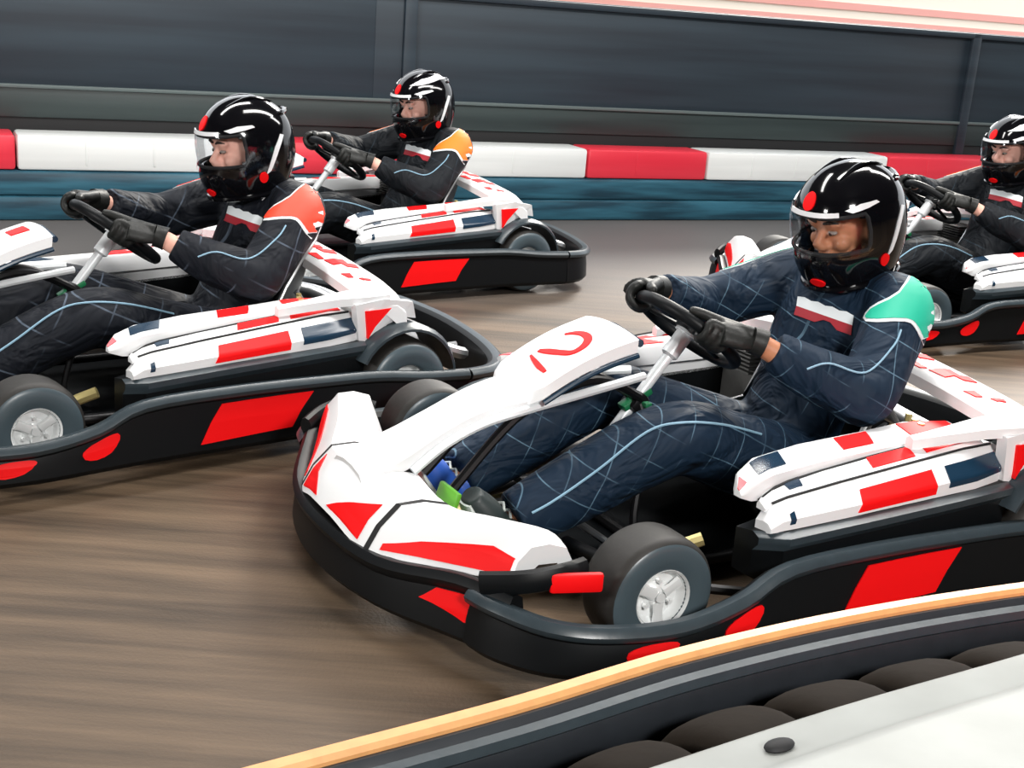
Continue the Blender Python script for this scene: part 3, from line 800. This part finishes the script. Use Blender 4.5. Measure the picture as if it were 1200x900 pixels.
    for s in (1, -1):
        # arm forward to the pod and the corner panel
        g = G()
        g.add(loft([[(x, s * (y + dy), z + dz) for dy, dz in [(-w, -.02), (-w, .004), (0, .012), (w, .004), (w, -.02)]] for x, y, z, w in [(-.20, .52, .385, .012), (-.28, .54, .40, .022), (-.37, .56, .415, .035), (-.44, .575, .422, .05), (-.52, .58, .425, .05)]]))
        ar = g.build('fairing_arm', M['white'], rf)
        c = [(-.405, .405), (-.50, .418), (-.605, .40), (-.625, .345), (-.58, .352), (-.52, .335), (-.48, .305), (-.45, .272), (-.425, .275)]
        yo = [.625, .635, .625, .615, .615, .62, .625, .625, .62]
        o1 = [(x, s * y, z) for (x, z), y in zip(c, yo)]; o2 = [(x, s * (y - .03), z) for (x, z), y in zip(c, yo)]
        n = len(c); v = o1 + o2; f = [tuple(range(n)), tuple(range(2 * n - 1, n - 1, -1))] + [(i, (i + 1) % n, n + (i + 1) % n, n + i) for i in range(n)]
        g = G(); g.add((v, f)); cp = g.build('corner_panel', M['white'], rf, smooth=False)
        tri = [(-.435, .385), (-.525, .388), (-.47, .335), (-.447, .30)]
        v = [(x, s * (.633 + 0), z) for x, z in tri] + [(x, s * .62, z) for x, z in tri]
        g = G(); g.add((v, [(0, 1, 2, 3), (7, 6, 5, 4)] + [(i, (i + 1) % 4, 4 + (i + 1) % 4, 4 + i) for i in range(4)])); g.build('red_triangle', M['red'], cp, smooth=False)
        # wheel arch over the rear tyre
        secs = []
        for k in range(15):
            a = radians(28 + k * 10.5); r = .185
            x = -.571 + cos(a) * r * 1.02; z = .155 + sin(a) * r
            secs.append([(x, s * .48, z), (x, s * .655, z), (x + cos(a) * -.012, s * .675, z - .012 * sin(a)), (x - cos(a) * .02, s * .675, z - .02 * sin(a)), (x - cos(a) * .008, s * .655, z - .008 * sin(a)), (x - cos(a) * .008, s * .48, z - .008 * sin(a))])
        g = G(); g.add(loft(secs)); g.build('wheel_arch', M['lip'], K)
    # --- engine and tank
    g = G()
    g.add(rbox((-.50, -.36, .22), (.20, .16, .20), .02)); g.add(tube([(-.50, -.28, .26), (-.50, -.20, .26)], .07, 20))
    for k in range(6): g.add(rbox((-.44, -.36, .30 + k * .012), (.12, .15, .005), 0))
    g.build('engine', M['engine'], K)
    g = G(); g.add(tube(crom([(-.6, -.30, .24), (-.72, -.2, .24), (-.78, 0, .2), (-.76, .25, .19)], 5), .03, 12)); g.add(tube([(-.74, .16, .19), (-.80, .42, .19)], .05, 16))
    g.build('exhaust', M['steel'], K)
    g = G(); g.add(rbox((-.49, .38, .245), (.14, .14, .16), .02)); g.add(tube([(-.46, .37, .32), (-.46, .37, .345)], .03, 14)); g.build('battery_box', M['engine'], K)
    g = G()
    g.add(rbox((-.345, .40, .35), (.06, .12, .012), .003))
    for x, y in ((-.36, .36), (-.34, .40), (-.33, .43), (-.56, .40), (-.60, .44)): g.add(tube([(x, y, .35), (x, y, .385)], .009, 6))
    for s in (1, -1): g.add(tube(crom([(.40, s * .36, .10), (.36, s * .40, .14), (.30, s * .43, .17)], 4), .016, 8))
    g.build_each('bracket_bolt', M['brass'], K)
    return K, panel, SP

kart, panel, SP = make_kart()
YAW = [209.863, 218.556, 215.866, 204.433]; POS = [(.49951, 3.23337), (-1.18146, 3.95648), (-.828, 6.13), (1.9735, 6.17639)]
karts = [kart] + [copy_tree(kart) for _ in range(3)]
KL = ['white and red kart number 2 rounding the bend nearest the near barrier',
      'white and red kart at the left edge, cut off at its nose',
      'white and red kart by the far barrier, its tail near the middle',
      'white and red kart at the right edge, mostly hidden by the driver with teal shoulders']
for k, (p, y, l) in enumerate(zip(POS, YAW, KL)):
    karts[k].location = (p[0], p[1], 0); karts[k].rotation_euler = (0, 0, radians(y)); tag(karts[k], l, 'go-kart', 'racing karts on the track')
# painted 2 on the near kart's number panel: strokes of an open brushed figure
def stroke2d(pts, w):
    P = crom([(a, b, 0) for a, b in pts], 5); W = cromf(w, 5); L_ = []; R_ = []
    for i, p in enumerate(P):
        t = (P[min(i + 1, len(P) - 1)] - P[max(i - 1, 0)]).normalized(); n = Vector((-t.y, t.x, 0))
        L_.append(p + n * W[i]); R_.append(p - n * W[i])
    q = L_ + list(reversed(R_)); return [(p.x, p.y) for p in q]
g = G()
# panel uv: u 0 (driver end) .. 1 (nose end), v across; figure reads from the front, its top towards the driver
g.add(uvpatch(SP, stroke2d([(.37, .33), (.31, .42), (.285, .54), (.31, .67), (.40, .76), (.50, .76), (.56, .64), (.60, .50), (.63, .37)], [.012, .026, .032, .036, .034, .030, .030, .030, .016]), off=.003, step=.04))
g.add(uvpatch(SP, stroke2d([(.70, .36), (.725, .50), (.745, .66), (.75, .80)], [.010, .018, .022, .014]), off=.003, step=.04))
pn = [c for c in karts[0].children if c.name.startswith('number_panel')][0]
g.build('number_two', M['red'], pn)
g = G(); g.add(uvpatch(SP, [(.12, .35), (.12, .62), (.30, .60), (.30, .36)], off=.003, step=.04))
pn = [c for c in karts[1].children if c.name.startswith('number_panel')][0]
g.build('red_mark', M['red'], pn)

# ------------------------------------------------------------------ drivers
def Hsurf(az, z, off=0.):
    """helmet shell, head frame: x forward, y left, z up"""
    if z > 0: k = math.sqrt(max(0, 1 - (min(z, .1499) / .15) ** 2.15))
    else: k = 1 - .20 * (abs(z) / .155) ** 2.4
    c, s = cos(az), sin(az)
    fr = .148 + (.020 * min(1, max(0, (-z - .03) / .05)) if z < 0 else 0)
    bk = .158 - (.022 * min(1, max(0, (-z - .05) / .1)) if z < 0 else 0)
    a = fr if c > 0 else bk; b = .126; e = 2.25
    r = (abs(c / a) ** e + abs(s / b) ** e) ** (-1 / e)
    p = Vector((r * c * k, r * s * k, z))
    n = Vector((c / a, s / b, (z / .15) * 7 if z > 0 else z * 2)).normalized()
    return p + n * off
class HS:
    def __init__(s, off=0): s.off = off
    def __call__(s, u, v): return Hsurf(u, v, s.off)   # u azimuth radians, v z
def hpatch(poly, off, th=.004, step=.02, sx=.14):
    """poly in (azimuth, z)"""
    v2, f, be = earclip_grid([(a * sx, z) for a, z in poly], step); top = []; nr = []
    for a, z in v2:
        a /= sx; p = Hsurf(a, z); e = .01
        n = (Hsurf(a + e, z) - Hsurf(a - e, z)).cross(Hsurf(a, min(z + e, .149)) - Hsurf(a, z - e)).normalized()
        if n.dot(p) < 0: n = -n
        top.append(p + n * off); nr.append(n)
    return slab(top, f, be, nr, th)

def make_helmet(par, X, white_top=False):
    cols = [radians(-180 + 4 * k) for k in range(90)]
    zs = [-.155 + (.108) * k / 8 for k in range(8)] + [-.047 + .097 * k / 8 for k in range(8)] + [.15 * sin(t) for t in [math.asin(.05 / .15) + (pi / 2 - .06 - math.asin(.05 / .15)) * k / 13 for k in range(14)]]
    nc = len(cols); bm = bmesh.new(); vs = [[bm.verts.new(Hsurf(a, z)) for a in cols] for z in zs]
    topv = bm.verts.new((-.003, 0, .15))
    for i in range(len(zs) - 1):
        for j in range(nc):
            a = -180 + 4 * j + 2; inr = 8 <= i < 16
            if inr and abs(a) < 68 and not (i in (8, 15) and abs(a) > 60): continue
            q = (vs[i][j], vs[i][(j + 1) % nc], vs[i + 1][(j + 1) % nc], vs[i + 1][j]); bm.faces.new(q)
    for j in range(nc): bm.faces.new((vs[-1][j], vs[-1][(j + 1) % nc], topv))
    for v in [v for v in bm.verts if not v.link_faces]: bm.verts.remove(v)
    bmesh.ops.recalc_face_normals(bm, faces=bm.faces)
    n0 = len(bm.faces); bmesh.ops.solidify(bm, geom=bm.faces[:], thickness=.014)
    bm.verts.index_update(); v = [tuple(x.co) for x in bm.verts]; f = [tuple(x.index for x in q.verts) for q in bm.faces]
    mi = [1 if q.calc_center_median().length < 0 else 0 for q in bm.faces]; bm.free()
    g = G(); g.add((v, f), 0, X)
    g.add(tube([Hsurf(radians(a), -.150, .002) for a in range(-180, 180, 8)], .009, 8, closed=True), 0, X)
    # raised top vents and rear lip
    for y in (-.035, .035):
        pts = [Hsurf(math.atan2(y, .05), .128, .0), Hsurf(math.atan2(y, -.02), .143, .003), Hsurf(math.atan2(y, -.10), .118, .003)]
        g.add(tube(crom(pts, 4), [.003, .006, .008, .009, .009, .009, .009, .006, .003], 8, flat=.6), 0, X)
    g.add(tube(crom([Hsurf(radians(140), .085, .004), Hsurf(radians(180), .078, .012), Hsurf(radians(220), .085, .004)], 6), [.004] + [.009] * 11 + [.004], 8), 0, X)
    H = g.build('helmet', [M['helmet'], M['lining']], par)
    g = G()
    ring = [(a, .048) for a in range(-64, 65, 8)] + [(67, .036), (68.5, .0), (67, -.034)] + [(a, -.046) for a in range(64, -65, -8)] + [(-67, -.034), (-68.5, 0), (-67, .036)]
    g.add(tube([Hsurf(radians(a), z, .001) for a, z in ring], .0055, 8, closed=True), 0, X); g.build('eye_port_seal', M['lining'], H)
    # visor
    rows = []
    for a in range(-88, 89, 4):
        hh = .060 * math.sqrt(max(.03, 1 - (abs(a) / 91) ** 7)); zc = .002 - .010 * (abs(a) / 88) ** 2
        rows.append([Hsurf(radians(a), zc - hh + 2 * hh * k / 8, .0085) for k in range(9)])
    v = [p for r in rows for p in r]; f = [(i * 9 + k, i * 9 + k + 1, (i + 1) * 9 + k + 1, (i + 1) * 9 + k) for i in range(len(rows) - 1) for k in range(8)]
    g = G(); g.add((v, f), 0, X); vis = g.build('visor', M['visor'], H)
    g = G(); g.add(hpatch([(radians(a), .050) for a in range(-24, 37, 6)] + [(radians(a), .061) for a in range(36, -25, -6)], .012), 0, X); g.build('visor_strip', M['helmetw'], vis)
    g = G()
    for s in (1, -1):
        g.add(hpatch([(radians(s * a), z) for a, z in [(42, .064), (60, .073), (82, .071), (86, .064), (70, .060), (50, .056)]], .006), 0, X)
    g.build_each('brow_strip', M['helmetw'], H)  # pale curved strip above each side of the eye port
    g = G()
    for s in (1, -1):
        g.add(hpatch([(radians(s * a), z) for a, z in [(93, -.085), (101, -.075), (118, -.01), (128, .025), (123, .03), (111, -.005)]], .003), 0, X)
    g.build_each('white_stripe', M['helmetw'], H)
    def disc(a0, z0, r, asp=1.): return [(radians(a0) + r * cos(t) / .14, z0 + r * asp * sin(t)) for t in [2 * pi * k / 18 for k in range(18)]]
    g = G()
    for s in (1, -1): g.add(hpatch(disc(s * 88, -.092, .017), .005), 0, X)
    g.add(hpatch(disc(-2, .083, .021), .004), 0, X); g.add(hpatch(disc(8, -.128, .022, .5), .004), 0, X)
    g.build_each('red_emblem', M['red'], H)
    if white_top:
        g = G(); g.add(hpatch([(radians(a), z) for a, z in [(30, .10), (60, .12), (120, .125), (150, .10), (120, .105), (60, .098)]], .004), 0, X)
        g.add(hpatch([(radians(-a), z) for a, z in [(30, .10), (60, .12), (120, .125), (150, .10), (120, .105), (60, .098)]], .004), 0, X); g.build_each('white_flash', M['helmetw'], H)
    # chin strap
    g = G(); g.add(tube(crom([X @ Vector((-.02, .10, -.135)), X @ Vector((.01, .08, -.175)), X @ Vector((.03, 0, -.185)), X @ Vector((.01, -.08, -.175)), X @ Vector((-.02, -.10, -.135))], 5), .007, 8, flat=.5)); g.build('chin_strap', M['helmetw'], H)
    return H

def hand(par, ang, s, elbow, mat_, bare=False):
    P = HUB + (Vector((0, 1, 0)) * cos(ang) + RIMU * sin(ang)) * RIMR
    N = (P - HUB).normalized(); T = (Vector((0, 1, 0)) * -sin(ang) + RIMU * cos(ang)) * s; A = AX
    pos = lambda t, r: A * cos(radians(t)) * r + N * sin(radians(t)) * r
    E_ = (Vector(elbow) - P).normalized()
    W = P + pos(35, .032) + E_ * .085
    g = G()
    kn = P + pos(62, .036)
    nrm = pos(45, 1.)
    g.add(tube(crom([W - (kn - W) * .2, W, W.lerp(kn, .45), kn], 4), cromf([.030, .030, .040, .040], 4), 14, flat=.52, up=nrm))
    for k, (o, end, r, st_) in enumerate([(.033, 258, .0108, 55), (.011, 268, .0112, 55), (-.011, 262, .0108, 55), (-.031, 245, .0094, 60)]):
        rr = .0165 + r * .9
        pts = [kn.lerp(W, .25) + T * o * .8] + [P + T * o * (1 - .06 * q) + pos(st_ + (end - st_) * q / 6, rr + (.004 if q < 3 else 0)) for q in range(7)]
        g.add(tube(crom(pts, 3), cromf([r * 1.1, r * 1.15, r * 1.1, r, r * 1.08, r * .97, r * .95, r * .8], 3), 10))
    tb = [W + T * .012 + pos(10, .012), P + E_ * .03 + T * .022 + pos(5, .034), P + T * .045 + pos(-15, .031), P + T * .066 + pos(-35, .029), P + T * .080 + pos(-45, .028)]
    g.add(tube(crom(tb, 4), cromf([.017, .0155, .0135, .0125, .009], 4), 10))
    o = remeshed(g, 'glove', mat_, par, .0042, 2)
    g = G(); g.add(tube(crom([W - (W - kn) * .1, W + E_ * .012, W + E_ * .026], 4), cromf([.033, .034, .036], 4), 14)); g.build('glove_cuff', mat_, o)
    return W

def make_driver(pos, yaw, suit, patch, skin, label, hc, hyaw, hpitch, wt=False, shoes=('shoe', 'shoeblue'), gl=15, gr=132):
    D = empty('person', (pos[0], pos[1], 0), radians(yaw), label, 'person', 'kart drivers in helmets')
    HC = Vector(hc); X = Matrix.Translation(HC) @ Matrix.Rotation(hyaw, 4, 'Z') @ Matrix.Rotation(hpitch, 4, 'Y')
    arms = {}
    for s, ang in ((1, radians(gl)), (-1, radians(gr))):
        el = (-.225, .335, .435) if s > 0 else (-.17, -.275, .52)
        W = hand(D, ang, s, el, M['glove']); arms[s] = (Vector((-.445, s * .190, .605)), Vector(el), W)
    # ---- body: one skin surface
    XF = X @ Matrix.Translation((.006, 0, -.020))
    g = G()
    g.add(ellips((-.008, 0, .03), (.100, .078, .112)), 0, XF); g.add(ellips((.02, 0, -.052), (.072, .058, .066)), 0, XF); g.add(ellips((.07, 0, -.092), (.024, .026, .02)), 0, XF)
    g.add(tube([XF @ Vector((.080, 0, .028)), XF @ Vector((.099, 0, .0)), XF @ Vector((.112, 0, -.022))], [.009, .011, .015], 10)); g.add(ellips((.098, 0, -.027), (.018, .021, .011)), 0, XF)
    for s in (1, -1):
        g.add(ellips((.080, s * .032, .037), (.016, .028, .010)), 0, XF); g.add(ellips((.064, s * .042, -.020), (.024, .022, .022)), 0, XF)
        g.add(ellips((.0825, s * .032, .0215), (.0105, .0150, .0058)), 0, XF)
        g.add(ellips((-.01, s * .078, 0), (.018, .010, .03)), 0, XF)
    g.add(ellips((.088, 0, -.058), (.012, .026, .009)), 0, XF)
    nb = Vector((-.435, 0, .65)); g.add(limb([nb - Vector((0, 0, .08)), nb, nb.lerp(HC, .5) + Vector((-.01, 0, 0)), XF @ Vector((-.03, 0, -.06))], [.062, .06, .058, .058]))
    body = [(-.26, .14, .14, .10), (-.29, .22, .13, .10), (-.335, .33, .12, .09), (-.39, .47, .15, .10), (-.435, .57, .155, .085), (-.44, .63, .09, .06)]
    def torso(lst, grow):
        secs = []
        for x, z, w, d in lst: secs.append([Vector((x + d * grow * cos(a) * cos(.25), w * grow * sin(a), z + d * grow * cos(a) * sin(.25))) for a in [2 * pi * k / 24 for k in range(24)]])
        S_ = list(zip(*[crom([q[j] for q in secs], 4) for j in range(24)])); return loft([list(q) for q in S_])
    g.add(torso(body, .9))
    for s in (1, -1):
        sh, el, W = arms[s]
        g.add(limb([sh + Vector((0, -s * .06, -.02)), sh, el, W], [.045, .045, .037, .027]))
        g.add(limb([(-.24, s * .08, .15), (-.18, s * .10, .17), (.19, s * .18, .315), (.59, s * .145, .155), (.62, s * .14, .11)], [.08, .085, .052, .035, .035]))
        g.add(limb([(.61, s * .14, .08), (.67, s * .14, .13), (.715, s * .14, .19)], [.03, .034, .022]))
    remeshed(g, 'body', skin, D, .0065, 3)
    bd = [c for c in D.children if c.name.startswith('body')][0]
    g = G()
    for s in (1, -1): g.add(ellips((.0835, s * .032, .013), (.0095, .013, .0060)), 0, XF)
    e = g.build_each('eye', M['eye'], bd)
    g = G()
    for s in (1, -1): g.add(ellips((.0912, s * .030, .0105), (.0035, .0055, .0045), 12, 8), 0, XF)
    g.build_each('iris', M['iris'], bd)
    g = G()
    for s in (1, -1): g.add(tube([XF @ Vector((.096, s * .014, .038)), XF @ Vector((.097, s * .032, .044)), XF @ Vector((.083, s * .054, .040))], [.0035, .0045, .002], 8))
    g.build_each('eyebrow', M['brow'], bd)
    g = G(); g.add(ellips((.0955, 0, -.058), (.008, .022, .0065), 14, 8), 0, XF); g.build('lips', M['lips'], bd)
    # ---- suit
    g = G()
    sb = [(-.27, .105, .13, .10), (-.26, .14, .165, .12), (-.285, .22, .16, .118), (-.335, .33, .155, .115), (-.395, .46, .185, .130), (-.445, .555, .20, .132), (-.462, .62, .175, .120), (-.455, .675, .125, .098), (-.438, .708, .082, .076)]
    g.add(torso(sb, 1.0))
    for s in (1, -1):
        sh, el, W = arms[s]; m1 = sh.lerp(el, .5) + Vector((0, s * .008, .0)); m2 = el.lerp(W, .5) + Vector((0, 0, -.008)); 
        wr = W + (el - W).normalized() * .055
        g.add(limb([sh + Vector((0, -s * .08, .0)), sh, m1, el, el.lerp(W, .15), m2, wr], [.085, .088, .080, .076, .074, .066, .050]))
        g.add(limb([(-.26, s * .07, .15), (-.20, s * .10, .175), (.0, s * .145, .245), (.19, s * .18, .315), (.31, s * .172, .29), (.47, s * .158, .215), (.625, s * .145, .145)], [.10, .110, .104, .092, .090, .084, .070], 5, 20))
        # cloth rolls at elbow, knee and hip
        for q, r in ((.03, .079), (.14, .076)): 
            c = el.lerp(W, q); g.add(ellips(c, (r * .5, r, r), 16, 10, rot=(0, 0, s * .2)))
    suit_o = remeshed(g, 'racing_suit', suit, D, .0095, 3)
    me = suit_o.data; bvh = BVHTree.FromPolygons([v.co.copy() for v in me.vertices], [tuple(p.vertices) for p in me.polygons])
    dv = Vector((-.631, -.6, -.185))
    out = [(-.308, .588), (-.315, .625), (-.404, .662), (-.450, .735), (-.500, .705), (-.545, .599), (-.545, .490), (-.486, .556), (-.442, .581)]
    for s in (1, -1):
        d = Vector((dv.x, dv.y * s, dv.z)); pl = [Vector((x, s * .22, z)) for x, z in out]
        sm = crom(pl, 3, closed=True); c = sum(sm, Vector()) / len(sm)
        g = G(); g.add(projpatch(bvh, sm, d, .0025, .004)); bp = g.build('shoulder_piping', M['pipingw'], suit_o)
        ins = []
        for i, p in enumerate(sm):
            t = (sm[(i + 1) % len(sm)] - sm[i - 1]).normalized(); n = t.cross(Vector((0, 1, 0))); 
            if n.dot(c - p) < 0 and False: n = -n
            ins.append((p, n))
        area = sum((sm[i].x * sm[(i + 1) % len(sm)].z - sm[(i + 1) % len(sm)].x * sm[i].z) for i in range(len(sm)))
        sg = 1 if area > 0 else -1
        g = G(); g.add(projpatch(bvh, [p - n * .011 * sg * -1 if False else p + Vector((-(sm[(i + 1) % len(sm)] - sm[i - 1]).normalized().z, 0, (sm[(i + 1) % len(sm)] - sm[i - 1]).normalized().x)) * .008 * sg for i, (p, n) in enumerate(ins)], d, .0045, .003)); g.build('shoulder_patch', patch, bp)
        # seam along the outside of the leg
        g = G(); g.add(projline(bvh, [(x, s * .27, z) for x, z in [(.66, .215), (.60, .24), (.49, .301), (.365, .38), (.27, .392), (.144, .375), (.02, .34)]], (dv.x * .65, dv.y * s, -.27), .0032)); g.build('leg_seam', M['pipingb'], suit_o)
        g = G(); g.add(projline(bvh, [(x, s * .35, z) for x, z in [(-.012, .52), (-.08, .53), (-.20, .50), (-.28, .56), (-.30, .60)]], (dv.x * .9, dv.y * s, -.18), .0026)); g.build('sleeve_seam', M['pipingb'], suit_o)
    # chest print: pale bar over a dark red bar, letters unreadable
    dd = (-.562, -.6, -.170)
    g = G(); q = []
    a, b_ = Vector((-.178, .1, .632)), Vector((-.380, .1, .571))
    for k in range(9):
        t = k / 8; q.append(a.lerp(b_, t) + Vector((0, 0, .004 * (k % 2))))
    lo = [p + Vector((0, 0, -.026 - .004 * (i % 2))) for i, p in enumerate(q)]
    g.add(projpatch(bvh, q + lo[::-1], dd, .003, .004)); cp = g.build('chest_print', M['pipingw'], suit_o)
    g = G(); lo2 = [p + Vector((.004, 0, -.024)) for p in lo[:4]] + [p + Vector((.0, 0, -.012)) for p in lo[4:6]] + [p + Vector((.0, 0, -.026)) for p in lo[6:]]
    g.add(projpatch(bvh, lo + lo2[::-1], dd, .003, .004)); g.build('red_print', M['darkred'], cp)
    g = G(); g.add(tube([(-.428 + .076 * cos(t), .080 * sin(t), .703 + .014 * cos(t)) for t in [2 * pi * k / 28 for k in range(28)]], .014, 8, closed=True)); g.build('collar', suit, suit_o)
    # ---- shoes
    for s, mk in ((1, shoes[0]), (-1, shoes[1])):
        g = G()
        pts = [(.600, s * .14, .082), (.627, s * .14, .090), (.668, s * .14, .130), (.708, s * .14, .178), (.742, s * .14, .222)]
        g.add(tube(crom(pts, 4), cromf([.026, .045, .049, .050, .032], 4), 16, flat=.8)); g.add(limb([(.625, s * .14, .095), (.605, s * .143, .145)], [.047, .050]))
        so = remeshed(g, 'shoe', M[mk], D, .006, 2)
        g = G(); off = Vector((.020, 0, -.024))
        g.add(tube(crom([Vector(p) + off * (1 if 0 < i < 4 else .7) for i, p in enumerate(pts)], 4), cromf([.020, .038, .038, .045, .028], 4), 14, flat=.30, up=(.75, 0, -.65))); g.build('sole', M['sole'], so)
        g = G()
        for k in range(3): 
            c = Vector((.655 + .018 * k, s * .14, .115 + .02 * k)); g.add(tube([c + Vector((-.026, -.024, .027)), c + Vector((-.036, 0, .036)), c + Vector((-.026, .024, .027))], .0035, 6))
        g.build_each('lace', M['sole'], so)
    make_helmet(D, X, wt)
    return D

skA = skin_mat('tan_skin', (.50, .21, .11)); skB = skin_mat('pale_skin', (.85, .46, .36))
s1 = suit_mat('navy_suit', (.006, .018, .038), (.16, .28, .38), 13, .55)
s2 = suit_mat('charcoal_suit', (.006, .008, .013), (.14, .18, .24), 7.5, .5)
s3 = suit_mat('black_suit', (.006, .008, .011), (.04, .06, .08), 7.5, .5)
make_driver(POS[0], YAW[0], s1, M['teal'], skA, 'driver in navy check suit with teal shoulders steering the nearest kart', (-.385, .025, .818), .06, .30)
make_driver(POS[1], YAW[1], s2, M['orangered'], skB, 'driver in charcoal suit with red-orange shoulders steering the left-edge kart', (-.345, .01, .800), -.05, .18, shoes=('shoe', 'shoe'))
make_driver(POS[2], YAW[2], s3, M['orange'], skB, 'driver in black suit with orange shoulders, highest in the view on the far left kart', (-.362, .01, .798), .05, .2, wt=True, shoes=('shoe', 'shoe'))
make_driver(POS[3], YAW[3], s3, M['orange'], skB, 'driver with white-striped helmet cut off by the right edge of the view', (-.362, .01, .798), .0, .2, wt=True, shoes=('shoe', 'shoe'))
